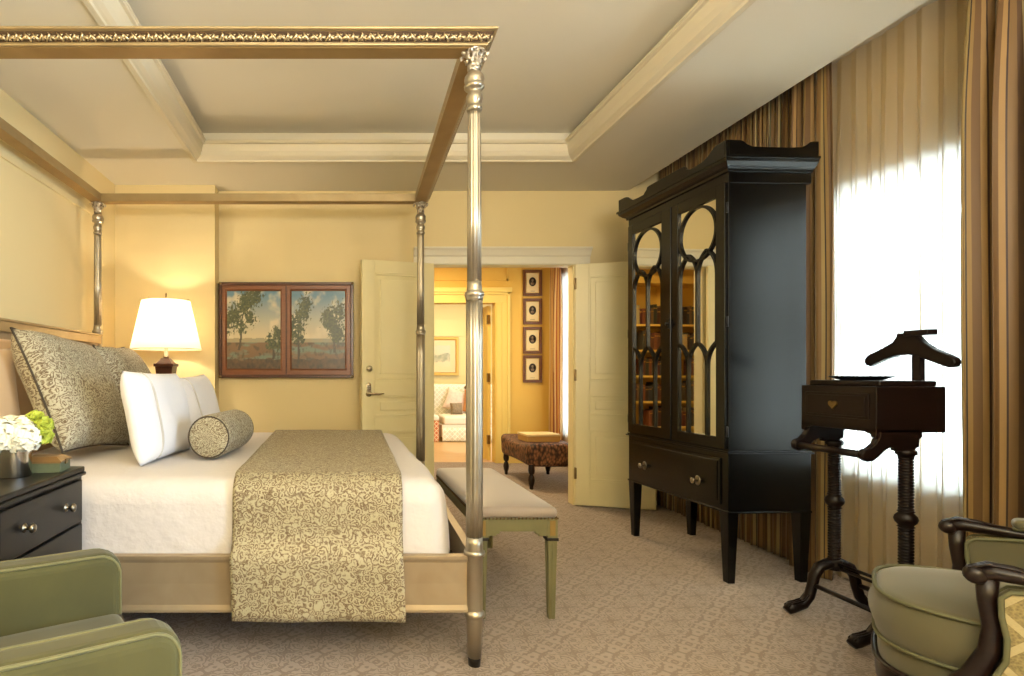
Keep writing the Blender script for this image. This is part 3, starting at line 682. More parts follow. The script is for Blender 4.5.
# table lamp
lx, ly = -1.42, 4.6
lp = thing('table_lamp', 'lit table lamp with cream empire shade and dark wooden urn base', 'lamp', (lx, ly, .80))
n = 48; m = MB()
m.grid(lambda u, v: (lx+(.283+(.192-.283)*v)*math.cos(2*PI*u), ly+(.283+(.192-.283)*v)*math.sin(2*PI*u), 1.4+.4*v), n, 6)
m.build('lamp_shade', 'shade', lp)
m = MB()
for r, z in ((.284, 1.402), (.193, 1.798)): MB().tube([(lx+r*math.cos(2*PI*k/n), ly+r*math.sin(2*PI*k/n), z) for k in range(n)], .003, 6, True).build('shade_trim', 'cream', lp)
m = MB().box(lx-.085, lx+.085, ly-.085, ly+.085, .8, .835).taper((lx, ly, .835), .05, .05, (lx, ly, .87), .035, .035)
m.taper((lx, ly, .87), .035, .035, (lx, ly, 1.26), .07, .07).box(lx-.08, lx+.08, ly-.08, ly+.08, 1.26, 1.285).taper((lx, ly, 1.285), .065, .065, (lx, ly, 1.33), .03, .03)
m.build('urn_base', 'lampbase', lp, bevel=.004)
MB().lathe([(.022,1.33),(.026,1.345),(.018,1.36),(.02,1.38),(.014,1.4),(.014,1.46)], (lx, ly, 0), 18).tube([(lx, ly, 1.46), (lx, ly, 1.83)], .003, 8).build('socket', 'nickel', lp)
m = MB(); m.tube([(lx-.05, ly, 1.47), (lx-.07, ly, 1.6), (lx-.03, ly, 1.78), (lx, ly, 1.8), (lx+.03, ly, 1.78), (lx+.07, ly, 1.6), (lx+.05, ly, 1.47)], .002, 6)
for a in range(3): m.tube([(lx, ly, 1.8), (lx+.191*math.cos(a*2.1), ly+.191*math.sin(a*2.1), 1.81)], .002, 6)
m.build('harp', 'nickel', lp)
MB().lathe([(.004,1.825),(.008,1.832),(.006,1.84),(.009,1.85),(.004,1.865),(.001,1.868)], (lx, ly, 0), 12).build('finial', 'brass', lp)
MB().lathe([(.012,1.46),(.014,1.48),(.028,1.53),(.03,1.555),(.02,1.58),(.002,1.588)], (lx, ly, 0), 16).build('bulb', 'bulb', lp)

# ------------------------------------------------------------------ painting diptych
def fbm(x, y, s, o=4):
    v = 0; a = .5
    for i in range(o): v += a*nz(x, y, 7.3*i, s); s *= 2; a *= .5
    return v
def mixc(a, b, t): t = max(0, min(1, t)); return tuple(a[i]*(1-t)+b[i]*t for i in range(3))
def landscape(seed, trees, asp, hor=.36):
    def col(u, v):
        U_ = u+seed; y = v
        sky = mixc((.6,.5,.3), (.10,.21,.29), (y-hor)/(1-hor)*1.1)
        cl = fbm(U_*1.2, y*1.5, 2.4); sky = mixc(sky, (.62,.54,.37), smooth(-.05, .2, cl)*.85)
        c = sky
        hill = hor+.03+.03*nz(U_*5, 3)
        if y < hill: c = mixc((.25,.27,.2), (.34,.26,.14), fbm(U_, y, 9)+.5)
        if y < hor-.02:
            w = smooth(.1, -.2, fbm(U_*.6, y*2.6, 4)); c = mixc((.14,.19,.15), (.17,.10,.05), 1-w)
            c = mixc(c, (.06,.05,.03), smooth(.0, .25, fbm(U_, y, 14))*.8)
        if y < .12+.05*nz(U_*6, 1): c = mixc((.04,.03,.02), (.14,.08,.04), fbm(U_, y, 16)+.4)
        for (tx, ty0, ty1, r, lean) in trees:
            k = (y-ty0)/(ty1-ty0) if ty1 > ty0 else 0
            if 0 < k < 1 and abs(u-(tx+lean*k+.012*math.sin(k*9))) < .016*(1.4-k): c = (.05,.04,.025)
            for j in range(11):
                h1 = nz(j*1.7+seed*3, tx*9, 1.3); h2 = nz(j*2.3, tx*7+seed, 5.1)
                bx_ = tx+lean*(j/10)+h1*r*1.7; by = ty0+(ty1-ty0)*(.42+.62*j/10)+h2*.05
                rr = r*(.5+.3*math.sin(j*2.1)); d = math.hypot((u-bx_), (v-by)*asp*.8)
                if d < rr*(.85+1.9*fbm(u*3+j, v*3, 9)): c = mixc((.02,.035,.015), (.12,.13,.045), fbm(u*2, v*3, 13)*1.6+.35-(u-bx_)/r*.25)
        return tuple(c)+(1,)
    return col
pt = thing('diptych_painting', 'pair of wooded river landscapes in one dark wood frame on the yellow wall', 'painting', (-.484, YB-.02, 1.6))
x0, x1, z0, z1 = -1.09, .132, 1.165, 2.033; yf = YB-.055
m = MB().box(x0, x1, yf+.012, YB-.002, z0, z1).build('backing', 'frame', pt)
m = frame_sweep(MB(), 0, 1, 0, 1, [(0,0)], 0) if False else MB()
def rect_frame(m, x0, x1, z0, z1, w, y0, y1):
    vs = []
    for (a, b) in ((x0, z0), (x1, z0), (x1, z1), (x0, z1)):
        sx = 1 if a == x0 else -1; sz = 1 if b == z0 else -1
        vs += [(a, y1, b), (a, y0, b), (a+sx*w*.7, y0, b+sz*w*.7), (a+sx*w, y1, b+sz*w)]
    m.add(vs, [(k*4+i, k*4+(i+1) % 4, ((k+1) % 4)*4+(i+1) % 4, ((k+1) % 4)*4+i) for k in range(4) for i in range(4)], True)
rect_frame(m, x0, x1, z0, z1, .035, yf-.01, yf+.02); m.box(-.487, -.472, yf, yf+.02, z0+.03, z1-.03)
m.build('outer_frame', 'frame', pt, bevel=.003)
m = MB()
for a in (x0+.012, x1-.012):
    for b in (z0+.012, z1-.012): MB().lathe([(.014, 0), (.012, -.006), (.004, -.01)], (a, yf-.01, b), 12, 'y').build('corner_stud', 'brass', pt)
for (px0, px1, seed, trees) in ((228, 281, 1.3, [(.22,.24,.92,.21,.12),(.86,.12,.45,.11,.02)]), (292, 345, 6.1, [(.12,.06,.82,.17,.03),(.8,.2,.72,.19,-.06)])):
    a, b = (px0-VX)/109*1.0, (px1-VX)/109; c, d = H-(368.5-VY)/109, H+(VY-292)/109
    if px0 > 285: wl, wr = a-.06, b+.055
    else: wl, wr = a-.055, b+.06
    f = MB(); rect_frame(f, a-.055, b+.055, c-.06, d+.06, .06, yf+.002, yf+.016); f.build('inner_frame', 'frame2', pt, bevel=.002)
    m = MB(); m.grid(lambda u, v: (a+(b-a)*u, yf+.0105, c+(d-c)*v), 84, 120, colf=landscape(seed, trees, (d-c)/(b-a)))
    m.build('canvas', 'canvas', pt)

# ================================================================== BENCH
bn = thing('upholstered_bench', 'mauve upholstered bench with distressed sage legs at the foot of the bed', 'bench', (.86, 3.3, 0))
bx0, bx1, by0, by1 = .68, 1.065, 2.735, 3.895
def bdisp(p, hf):
    q = p.copy()
    if p.z > 0: q.z += .022*(1-(p.x/hf.x)**2)*(1-(p.y/hf.y)**6)
    return q
MB().rbox(((bx0+bx1)/2, (by0+by1)/2, .519), (bx1-bx0+.012, by1-by0+.012, .056), .026, 12, bdisp).build('seat_cushion', 'bench', bn)
def apron(x0, x1, y0, y1, along):
    m = MB(); a0, a1 = (x0, x1) if along == 'x' else (y0, y1)
    st = .05
    poly = [(a0, .494), (a0, .408), (a0+.07, .408), (a0+.07, .418), (a0+.085, .418), (a0+.085, .43), (a0+.1, .43)]
    poly = poly+[(a1-(p[0]-a0), p[1]) for p in reversed(poly)]
    if along == 'x': m.prism(poly, y0, y1, 'xz')
    else: m.prism(poly, x0, x1, 'yz')
    return m
for args in ((bx0+.02, bx1-.02, by0, by0+.022, 'x'), (bx0+.02, bx1-.02, by1-.022, by1, 'x'), (bx0, bx0+.022, by0+.02, by1-.02, 'y'), (bx1-.022, bx1, by0+.02, by1-.02, 'y')):
    apron(*args).build('apron', 'sagepaint', bn, bevel=.002)
m = MB(); k = .018; y = by0
cnt = int((bx1-bx0)/k)
for i in range(cnt+1):
    for yy in (by0-.004, by1+.004): m.lathe([(.0055, -.006), (.004, 0), (.001, .003)], (bx0+i*k, yy-.0, .497), 6)
for i in range(int((by1-by0)/k)+1):
    for xx in (bx0-.004, bx1+.004): m.lathe([(.0055, -.006), (.004, 0), (.001, .003)], (xx, by0+i*k, .497), 6)
o = m.build('nailhead_trim', 'nail', bn); 
for xx, yy in ((bx0+.022, by0+.022), (bx1-.022, by0+.022), (bx0+.022, by1-.022), (bx1-.022, by1-.022)):
    m = MB().box(xx-.025, xx+.025, yy-.025, yy+.025, .4, .494); m.taper((xx, yy, .0), .0155, .0155, (xx, yy, .385), .023, .023)
    for dx, dy in ((0, -1), (0, 1), (1, 0), (-1, 0)):                # raised reed on each face
        c0 = (xx+dx*.0155, yy+dy*.0155, .02); c1 = (xx+dx*.0225, yy+dy*.0225, .375); m.tube([c0, c1], .0045, 6)
    l = m.build('leg', 'sagepaint', bn, bevel=.002)
    MB().box(xx-.029, xx+.029, yy-.029, yy+.029, .385, .4).build('collar', 'ferrule', l, bevel=.003)
    MB().box(xx-.014, xx+.014, yy-.0265, yy+.0265, .41, .485).build('gilt_block', 'giltleg', l, bevel=.002)

# ================================================================== CABINET
cab = thing('display_cabinet', 'tall black display cabinet with mirrored gothic doors in front of striped drapes', 'cabinet', (2.216, 3.187, 0), math.radians(2.55))
Wc, Dc = 1.01, .49
def cb(nm, m, mat='ebony', parent=cab, **k): return m.build(nm, mat, parent, local=True, **k)
for yy in (.035, Wc-.035):
    for xx in (.03, Dc-.03): cb('leg', MB().taper((xx, yy, 0), .02, .022, (xx, yy, .41), .032, .035), bevel=.003)
cb('lower_case', MB().box(0, Dc, 0, Wc, .404, .742).box(-.006, Dc+.003, -.006, Wc+.006, .404, .416), bevel=.003)
cb('waist_moulding', MB().box(-.016, Dc+.006, -.016, Wc+.016, .742, .752).box(-.008, Dc, -.008, Wc+.008, .752, .762), bevel=.003)
dr_ = cb('drawer', MB().box(-.008, .01, .055, Wc-.055, .445, .715).box(-.012, .0, .075, Wc-.075, .463, .697), bevel=.003)
for yy in (.235*Wc, .78*Wc):
    cb('knob', MB().lathe([(.024,.0),(.024,-.004),(.018,-.007)], (-.011, yy, .55), 20, 'x', squash=(1, 1.25)).lathe([(.008,0),(.007,-.02),(.017,-.028),(.018,-.034),(.01,-.04),(.001,-.041)], (-.015, yy, .55), 18, 'x'), 'pewter', dr_)
U0, U1 = .762, 2.30; Du = .465
m = MB().box(.02, Du, .004, .03, U0, U1).box(.02, Du, Wc-.03, Wc-.004, U0, U1).box(Du-.015, Du, .03, Wc-.03, U0, U1).box(.02, Du, .03, Wc-.03, U1-.02, U1).box(.02, Du, .03, Wc-.03, U0, U0+.02)
m.box(.004, .028, .004, .05, U0, U1).box(.004, .028, Wc-.05, Wc-.004, U0, U1)
cb('upper_case', m, bevel=.002)
m = MB().box(0, Dc, -.002, Wc+.002, U1-.01, U1+.07)
cp = [(0, U1+.05),(-.012, U1+.052),(-.014, U1+.066),(-.03, U1+.076),(-.05, U1+.096),(-.055, U1+.112),(-.062, U1+.112),(-.062, U1+.126),(.03, U1+.126)]
def cornice(m, cp):
    # mitred on near side, front, far side
    rows = []
    for (bx_, by_, sx, sy) in ((Dc, 0, 0, 1), (0, 0, 1, 1), (0, Wc, 1, -1), (Dc, Wc, 0, -1)):
        rows.append([(bx_+(sx*o_), by_+sy*o_, z) for o_, z in cp])
    n = len(cp); vs = [p for r in rows for p in r]
    m.add(vs, [(k*n+i, k*n+i+1, (k+1)*n+i+1, (k+1)*n+i) for k in range(3) for i in range(n-1)], True)
    return m
cornice(m, cp); m.box(.02, Dc, .02, Wc-.02, U1+.06, U1+.124)
cb('cornice', m, bevel=.0012)
GT = U1+.122
def gal(L):
    pts = [(-.05, 0), (-.05, .105), (.03, .105), (.05, .1)]
    pts += [(.07, .085), (.1, .062), (.14, .045), (.2, .04), (.27*L, .04)]
    h = pts+[(.275*L, .05), (.3*L, .066), (.31*L, .085), (.33*L, .088)]
    return h+[(L-x, z) for x, z in reversed(h)]
gp = [(a, GT+b*.86) for a, b in gal(Wc)]
m = MB().prism(gp, -.05, -.03, 'yz')
gs = [(-.05, 0), (-.05, .105), (.03, .105), (.05, .1), (.07, .08), (.1, .066), (.16, .062)]; gs += [(Dc-x, z) for x, z in reversed(gs[2:])]+[(Dc, .105), (Dc, 0)]
m.prism([(a, GT+b*.86) for a, b in gs], -.05, -.03, 'xz').prism([(a, GT+b*.86) for a, b in gs], Wc+.03, Wc+.05, 'xz')
cb('gallery', m, bevel=.002)
def strip(m, pts, w, y0, y1):
    """flat muntin following pts (local y,z) on the door front"""
    n = len(pts); vs = []
    for i, p in enumerate(pts):
        a = pts[max(0, i-1)]; b = pts[min(n-1, i+1)]; t = Vector((b[0]-a[0], b[1]-a[1])).normalized(); q = Vector((-t.y, t.x))*w/2
        for s_, x in ((1, y0), (1, y1), (-1, y1), (-1, y0)): vs.append((x, p[0]+q.x*s_, p[1]+q.y*s_))
    m.add(vs, [(i*4+k, i*4+(k+1) % 4, (i+1)*4+(k+1) % 4, (i+1)*4+k) for i in range(n-1) for k in range(4)]+[(0,1,2,3), tuple(4*(n-1)+k for k in (3,2,1,0))], True)
for (d0, d1, p0, p1) in ((.012, .502, .08, .42), (.508, .998, .59, .93)):
    a0, a1 = p0*Wc if p0 < .5 else p0*Wc, p1*Wc
    zb, zt = .835, 2.228
    m = MB().box(-.014, .008, d0, a0, U0+.006, U1-.004).box(-.014, .008, a1, d1, U0+.006, U1-.004).box(-.014, .008, a0, a1, U0+.006, zb).box(-.014, .008, a0, a1, zt, U1-.004)
    if d0 < .1: m.box(-.02, -.012, .49, .515, U0+.006, U1-.004)
    dd = cb('door', m, bevel=.003)
    cb('mirror_pane', MB().box(-.001, .003, a0-.005, a1+.005, zb-.005, zt+.005), 'mirror', dd, smooth=False)
    m = MB(); wp = a1-a0; cy = (a0+a1)/2; r = wp/2-.008; cz = zt-r-.006; mw = .015; A, B = -.013, -.001
    strip(m, arc(cy, cz, r, 0, 360, 48), mw, A, B)
    zs = 1.83; zp = 1.95; q = wp/2; qq = wp/4
    def gothic(yl, yr, z0, zt_):
        w = (yr-yl); hh = zt_-z0; ym = (yl+yr)/2
        # two arcs meeting at a point
        R = (hh*hh+(w/2)**2)/w; amax = math.degrees(math.asin(min(1, hh/R)))
        strip(m, [(yl+R-R*math.cos(math.radians(t)), z0+R*math.sin(math.radians(t))) for t in [amax*i/10 for i in range(11)]], mw, A, B)
        strip(m, [(yr-R+R*math.cos(math.radians(t)), z0+R*math.sin(math.radians(t))) for t in [amax*i/10 for i in range(11)]], mw, A, B)
    e = .004
    gothic(a0+e, cy, 1.80, 1.945); gothic(cy, a1-e, 1.80, 1.945)
    z2 = 1.25; z3 = 1.39
    strip(m, [(cy, 1.80), (cy, z3-.01)], mw, A, B); 
    strip(m, [(a0+e, 1.80), (a0+e, z3)], mw*.8, A, B); strip(m, [(a1-e, 1.80), (a1-e, z3)], mw*.8, A, B)
    gothic(a0+qq, a1-qq, z2, z3)
    R = None
    def half(yc, side):                                             # half arch springing from the stile
        w = 2*qq; hh = z3-z2; Rr = (hh*hh+(w/2)**2)/w; amax = math.degrees(math.asin(min(1, hh/Rr)))
        strip(m, [(yc+side*(Rr-Rr*math.cos(math.radians(t))), z2+Rr*math.sin(math.radians(t))) for t in [amax*i/10 for i in range(11)]], mw, A, B)
    half(a0+qq, -1); half(a1-qq, 1)
    for yc in (a0+qq, a1-qq): strip(m, [(yc, z2+.002), (yc, zb)], mw, A, B)
    cb('muntin', m, 'ebony', dd)
    hy = .004 if d0 < .1 else Wc-.004
    for z in (.87, 1.5, 2.15): cb('hinge', MB().lathe([(.006,-.03),(.006,.03)], (-.004, hy, z), 10), 'black', dd)
cb('door_latch', MB().box(-.03, -.018, .492, .51, 1.5, 1.56).lathe([(.008,0),(.007,-.016),(.012,-.022),(.002,-.028)], (-.02, .5, 1.53), 12, 'x'), 'black')

# ================================================================== VALET STAND
vt = thing('valet_stand', 'dark mahogany valet stand with drawer, coat hanger and twisted columns by the window', 'valet stand', (2.46, 2.595, 0))
VXc = 2.46; y0v, y1v = 2.40, 2.79; xf, xb = 2.302, 2.602
MB().box(xf, xb, y0v, y1v, .948, 1.146).build('drawer_case', 'valet', vt, bevel=.004)
MB().rbox((2.455, 2.595, 1.158), (.25, .36, .026), .008, 4).build('top', 'valet', vt)
dv = MB().box(xf-.006, xf+.004, y0v+.03, y1v-.03, 1.0, 1.115).box(xf-.010, xf, y0v+.045, y1v-.045, 1.012, 1.103).build('drawer', 'valet', vt, bevel=.003)
hp = []
for i in range(24):
    t = 2*PI*i/24; hp.append((2.595+.0014*16*math.sin(t)**3, 1.06+.0014*(13*math.cos(t)-5*math.cos(2*t)-2*math.cos(3*t)-math.cos(4*t))))
MB().prism(hp, xf-.018, xf-.010, 'yz').build('heart_knob', 'brass', dv, bevel=.002)
# shaped apron below the drawer
ap = [(y0v, .965), (y0v, .925), (y0v+.02, .925), (y0v+.03, .94), (y0v+.05, .945), (y0v+.065, .96), (y0v+.1, .962), (y0v+.15, .965)]
ap = ap+[(y0v+y1v-a, b) for a, b in reversed(ap)]
MB().prism(ap, xf, xf+.015, 'yz').build('apron', 'valet', vt, bevel=.002)
br = [(2.32, .965), (2.50, .965), (2.505, .93), (2.492, .92), (2.49, .885), (2.475, .88), (2.475, .868), (2.39, .868), (2.388, .88), (2.37, .884), (2.345, .872), (2.315, .842), (2.293, .826), (2.268, .822), (2.248, .836), (2.244, .858), (2.256, .874), (2.276, .88), (2.3, .9), (2.316, .93)]
for yy in (y0v, y1v-.03): MB().prism(br, yy, yy+.03, 'xz').build('bracket', 'valet', vt, bevel=.006)
MB().tube([(2.268, y0v+.02, .85), (2.268, y1v-.02, .85)], .016, 14).build('trouser_bar', 'valet', vt)
for yy in (2.42, 2.77):
    m = MB().lathe([(.034,.865),(.034,.853),(.028,.846)], (2.43+.0, yy, 0), 20)
    path = []
    cc = Vector((2.45, yy, 0))
    m = MB(); m.lathe([(.028,.875),(.036,.868),(.036,.855),(.027,.848),(.027,.84)][::-1], cc, 20)
    def ringed(z0, z1, n, r=.0265):
        pr = []
        for i in range(n*6+1): pr.append((r-.0055*(1-abs(math.sin(PI*i/6)))**1.3, z0+(z1-z0)*i/(n*6)))
        return pr
    m.lathe(ringed(.61, .842, 18), cc, 20)
    m.lathe([(.022,.535),(.03,.54),(.024,.546),(.036,.56),(.04,.574),(.036,.588),(.024,.602),(.03,.607),(.022,.612)], cc, 24)
    m.lathe(ringed(.285, .535, 19), cc, 20); m.lathe([(.036,.235),(.036,.26),(.03,.27),(.034,.28),(.026,.287)], cc, 20)
    m.build('turned_column', 'valet', vt)
    for sg in (-1, 1):
        lp_ = [(.0, .25), (.035, .262), (.075, .245), (.1, .2), (.11, .15), (.125, .1), (.155, .062), (.19, .05), (.215, .045), (.235, .03)]
        pts = [(2.45+sg*a, yy, b) for a, b in lp_]
        m = MB().tube(pts, [.026,.028,.027,.025,.024,.024,.025,.027,.031,.022], 12, sec=(1, .9))
        for w_ in (-.014, 0, .014): m.tube([(2.45+sg*a, yy+w_, b+.023) for a, b in lp_[5:]], .005, 6)
        m.build('scroll_leg', 'valet', vt)
for dx in (-.062, ): MB().tube([(2.45-.108, 2.42, .16), (2.45-.108, 2.77, .16)], .011, 10).build('stretcher', 'valet', vt)
MB().tube([(2.45+.108, 2.42, .16), (2.45+.108, 2.77, .16)], .011, 10).build('stretcher', 'valet', vt)
for z in (.245, .268): MB().tube([(2.45, 2.44, z), (2.45, 2.75, z)], .008, 8).build('stretcher', 'valet', vt)
m = MB().box(2.657, 2.683, 2.562, 2.6, .97, 1.335).box(2.6, 2.685, 2.52, 2.64, .985, 1.13); m.build('upright', 'valet', vt, bevel=.003)
hg = [(-.05, .02), (-.05, .005), (-.07, -.02), (-.12, -.045), (-.2, -.078), (-.218, -.095), (-.222, -.112), (-.212, -.13), (-.192, -.134), (-.12, -.105), (-.05, -.086), (.0, -.082), (.05, -.092), (.12, -.12), (.19, -.146), (.212, -.142), (.222, -.125), (.216, -.105), (.19, -.09), (.12, -.058), (.08, -.03), (.05, .002), (.04, .02)]
m = MB(); n = len(hg)
m.prism([(2.625-a*.95, 1.373+b) for a, b in hg], 2.655, 2.69, 'yz')
m.build('coat_hanger', 'valet', vt, bevel=.008, seg=3)
MB().rbox((2.672, 2.575, 1.39), (.05, .11, .026), .005, 3).build('hanger_cap', 'valet', vt)
tr = MB().lathe([(.005,.0),(.085,.0),(.1,.004),(.135,.016),(.139,.018),(.136,.02),(.1,.009),(.083,.005),(.005,.005)], (2.455, 2.635, 1.171), 40, squash=(.8, .9))
tag(tr.build('valet_tray', 'black'), 'thin black oval tray lying on top of the valet stand', 'tray')

# ================================================================== ARMCHAIRS
# right bergere: local +x faces forward
fa = math.atan2(.68, -.73)
ac = thing('bergere_armchair', 'dark carved wood armchair with sage velvet seat and trellis outer sides', 'armchair', (2.14, 1.7, 0), fa)
def A(nm, m, mat, parent=ac, **k): return m.build(nm, mat, parent, local=True, **k)
# local: x forward, y left (-y side is the one nearer ... ), arms at y=+-.33
def seat_outline(t, sx=.0, sc=1.0):
    # D-shaped plan, t in 0..2pi
    c, s_ = math.cos(t), math.sin(t)
    x = (.33 if c > 0 else .30)*math.copysign(abs(c)**.75, c); y = .30*math.copysign(abs(s_)**.62, s_)
    return x*sc, y*sc
def slab(z0, z1, r, sc=1.0, crown=0, cx=0.0, n=56, belly=0):
    m = MB(); rows = []
    prof = [(z0, .0)]+[(z0+r-r*math.cos(a), -r+r*math.sin(a)) for a in (0, .4, .8, 1.2, PI/2)]+[((z0+z1)/2, belly)]+[(z1-r+r*math.sin(a), -r+r*math.cos(a)) for a in (0, .4, .8, 1.2, PI/2)]
    prof[0] = (z0, -.3)
    for z, o_ in prof:
        for k in range(n):
            x, y = seat_outline(2*PI*k/n, sc=sc); d = math.hypot(x, y); f = (d+o_)/d if d else 1
            m.v.append(Vector((cx+x*f, y*f, z)))
    R_ = len(prof); last = len(m.v)-n
    for ring in (.75, .5, .25):
        for k in range(n):
            x, y = seat_outline(2*PI*k/n, sc=sc*ring); m.v.append(Vector((cx+x, y, z1+crown*(1-ring**2))))
        R_ += 1
    m.v.append(Vector((cx, 0, z1+crown)))
    for i in range(R_-1):
        for k in range(n): m.f.append((i*n+k, i*n+(k+1) % n, (i+1)*n+(k+1) % n, (i+1)*n+k))
    for k in range(n): m.f.append(((R_-1)*n+k, (R_-1)*n+(k+1) % n, len(m.v)-1))
    m.f.append(tuple(range(n-1, -1, -1)))
    return m
cx0 = .045
A('seat_cushion', slab(.33, .495, .035, 1.0, .035, cx0, belly=.014), 'sage')
def seat_ring(z, sc, r, off=0): return [(cx0+seat_outline(2*PI*k/56, sc=sc)[0], seat_outline(2*PI*k/56, sc=sc)[1], z) for k in range(56)], r
for z in (.488, .34):
    p_, r_ = seat_ring(z, .995, .006); A('cushion_piping', MB().tube(p_, .006, 8, True), 'sagep')
A('seat_base', slab(.25, .335, .02, .97, 0, cx0), 'sage')
A('seat_rail', slab(.175, .26, .02, .99, 0, cx0), 'dkwood')
p_, r_ = seat_ring(.262, .995, .008); A('rail_bead', MB().tube(p_, .008, 8, True), 'dkwood')
for xx, yy in ((.33, .2), (.33, -.2), (-.22, .22), (-.22, -.22)):
    A('leg', MB().lathe([(.012,0),(.02,.005),(.022,.03),(.015,.04),(.026,.15),(.032,.17),(.034,.19)], (xx, yy, 0), 20), 'dkwood')
AS = .10
def SH(m):
    for p in m.v: p.x -= AS*smooth(.15, .5, p.z)
    return m
for sg in (-1, 1):
    ya = sg*.335
    # wooden arm: front scroll knuckle, upright sweeping down into the rail, top bar running back
    fr = [(.12, .0), (.155, .64)]
    m = MB()
    m.tube([(.27, ya, .64), (.235, ya, .652), (.18, ya, .648), (.1, ya, .642), (.0, ya, .65), (-.15, ya, .672), (-.3, ya*.97, .7)], [.024, .027, .024, .021, .02, .02, .02], 12, sec=(1, .85))
    m.lathe([(.001,-.028),(.017,-.026),(.023,-.017),(.025,0),(.023,.017),(.017,.026),(.001,.028)], (.272, ya, .638), 16, 'y')
    for q in (-.016, .0, .016): m.tube([(.292, ya+q*.8, .63), (.285, ya+q*.8, .655), (.25, ya+q*.8, .673), (.2, ya+q*.8, .67), (.16, ya+q*.8, .66)], .0045, 6)
    SH(m); m.tube([(.15, ya, .635), (.15, ya, .57), (.14, ya, .5), (.145, ya, .43), (.175, ya*.99, .35), (.225, ya*.96, .28), (.27, ya*.9, .22)], [.024, .02, .021, .024, .028, .032, .03], 12, sec=(.8, 1.0)); A('arm_frame', m, 'dkwood')
    m = MB().rbox((-.06, ya, .683), (.36, .07, .035), .016, 6, lambda p, hf: Vector((p.x, p.y, p.z+.008*(1-(p.x/hf.x)**2)-.07*(p.x+.0)*.5)))
    SH(m); A('arm_pad', m, 'sage')
    A('arm_pad_piping', SH(MB().tube([(.115, ya-.036*0, .665), (.12, ya+.02, .66), (.0, ya+.036, .672), (-.2, ya+.036, .69)], .005, 6)), 'sagep')
    # side panel: outside trellis weave, inside velvet
    out = [(-.42, .2), (-.42, .66), (-.2, .64), (.03, .622), (.11, .61), (.128, .59), (.127, .54), (.117, .48), (.119, .42), (.148, .35), (.193, .29), (.23, .24), (.225, .2)]
    for (yo, th_, mt, nm) in ((sg*.357, sg*.012, 'trellis', 'outer_panel'), (sg*.318, sg*-.012, 'sage', 'inner_panel')):
        m = MB().prism(out, yo-abs(th_)/2, yo+abs(th_)/2, 'xz')
        for i, p in enumerate(m.v): m.uv[i] = (p.x, p.z)
        pn = A(nm, m, mt, bevel=.004)
        A('panel_piping', MB().tube([(a, yo+th_*.6, b) for a, b in out], .0065, 8, True), 'sagep', pn)
# curved back
def backfn(off, z0, z1):
    def fn(u, v):
        t = math.radians(-62+124*u); return (-.02-(.36+off)*math.cos(t)*1.0+.03-.1*v, (.385+off)*math.sin(t)*.98, z0+(z1-z0)*v-.08*abs(u-.5)*2*v)
    return fn
m = MB().grid(backfn(0, .2, .93), 20, 8, lambda u, v: (u*.8, v*.7)); A('backrest', m, 'sage', solid=.05)
m = MB().grid(backfn(.034, .2, .93), 20, 8, lambda u, v: (u*.8, v*.7)); A('back_panel', m, 'trellis', solid=.008)
A('back_frame', MB().tube([backfn(.01, .2, .94)(i/24, 1) for i in range(25)], .022, 10), 'dkwood')

# left club armchair: faces +x locally; arm fronts at local x=0
f2 = math.atan2(.545, .84)
ln = Vector((-.37, 1.22)); lf = Vector((-.683, 1.72)); mid = (ln+lf)/2; dvec = Vector((.84, .545))
ch = thing('club_armchair', 'olive green velvet low armchair cut by the lower left corner', 'armchair', (mid.x-dvec.x*.33, mid.y-dvec.y*.33, 0), f2)
def L(nm, m, mat, parent=ch, **k): return m.build(nm, mat, parent, local=True, **k)
aw = .098; AH = .68
for sg in (-1, 1):
    ya = sg*.295
    prf = [(-aw/2, .12), (-aw/2, AH-.035), (-aw/2+.012, AH-.012), (-aw/2+.034, AH), (aw/2-.034, AH), (aw/2-.012, AH-.012), (aw/2, AH-.035), (aw/2, .12)]
    def armdisp(p, hf):
        q = p.copy(); 
        return q
    m = MB(); 
    # side silhouette: rounded front top corner; slight rise towards the back
    sil = [(-.34, .12), (.335, .12), (.345, .3), (.345, AH-.07)]+[(.345-.06+.06*math.cos(math.radians(t)), AH-.075+.06*math.sin(math.radians(t))) for t in range(15, 91, 15)]+[(.1, AH-.012), (-.1, AH-.005), (-.34, AH+.02)]
    m.prism(sil, ya-aw/2, ya+aw/2, 'xz'); ob = L('arm', m, 'velvet', bevel=.03, seg=5, angle=60)
    for side in (-1, 1):
        yy = ya+side*(aw/2-.012)
        L('piping', MB().tube([(a-(.008 if a > 0 else 0), yy+side*.004, b-.006) for a, b in sil[2:]], .0045, 6), 'velvetp', ob)
def cush(p, hf):
    q = p.copy()
    if p.z > 0: q.z += .03*(1-(p.x/hf.x)**2)*(1-(p.y/hf.y)**2)
    return q
L('seat_cushion', MB().rbox((.02, 0, .43), (.64, .485, .135), .035, 10, cush), 'velvet')
L('cushion_piping', MB().tube([(.335*a, .24*b, .483) for a, b in ((-1,-1),(-.5,-1),(0,-1),(.5,-1),(.93,-1),(.99,-.93),(1,-.5),(1,0),(1,.5),(.99,.93),(.93,1),(.5,1),(0,1),(-.5,1),(-1,1))], .005, 6), 'piping')
L('seat_base', MB().rbox((-.01, 0, .25), (.64, .5, .26), .015, 3), 'velvet')
L('backrest', MB().rbox((-.37, 0, .5), (.16, .69, .78), .06, 8, lambda p, hf: Vector((p.x-.12*(p.z+hf.z)/(2*hf.z), p.y, p.z))), 'velvet')
for xx in (-.3, .29):
    for yy in (-.28, .28): L('leg', MB().lathe([(.014,0),(.016,.01),(.025,.125)], (xx, yy, 0), 16), 'dkwood')

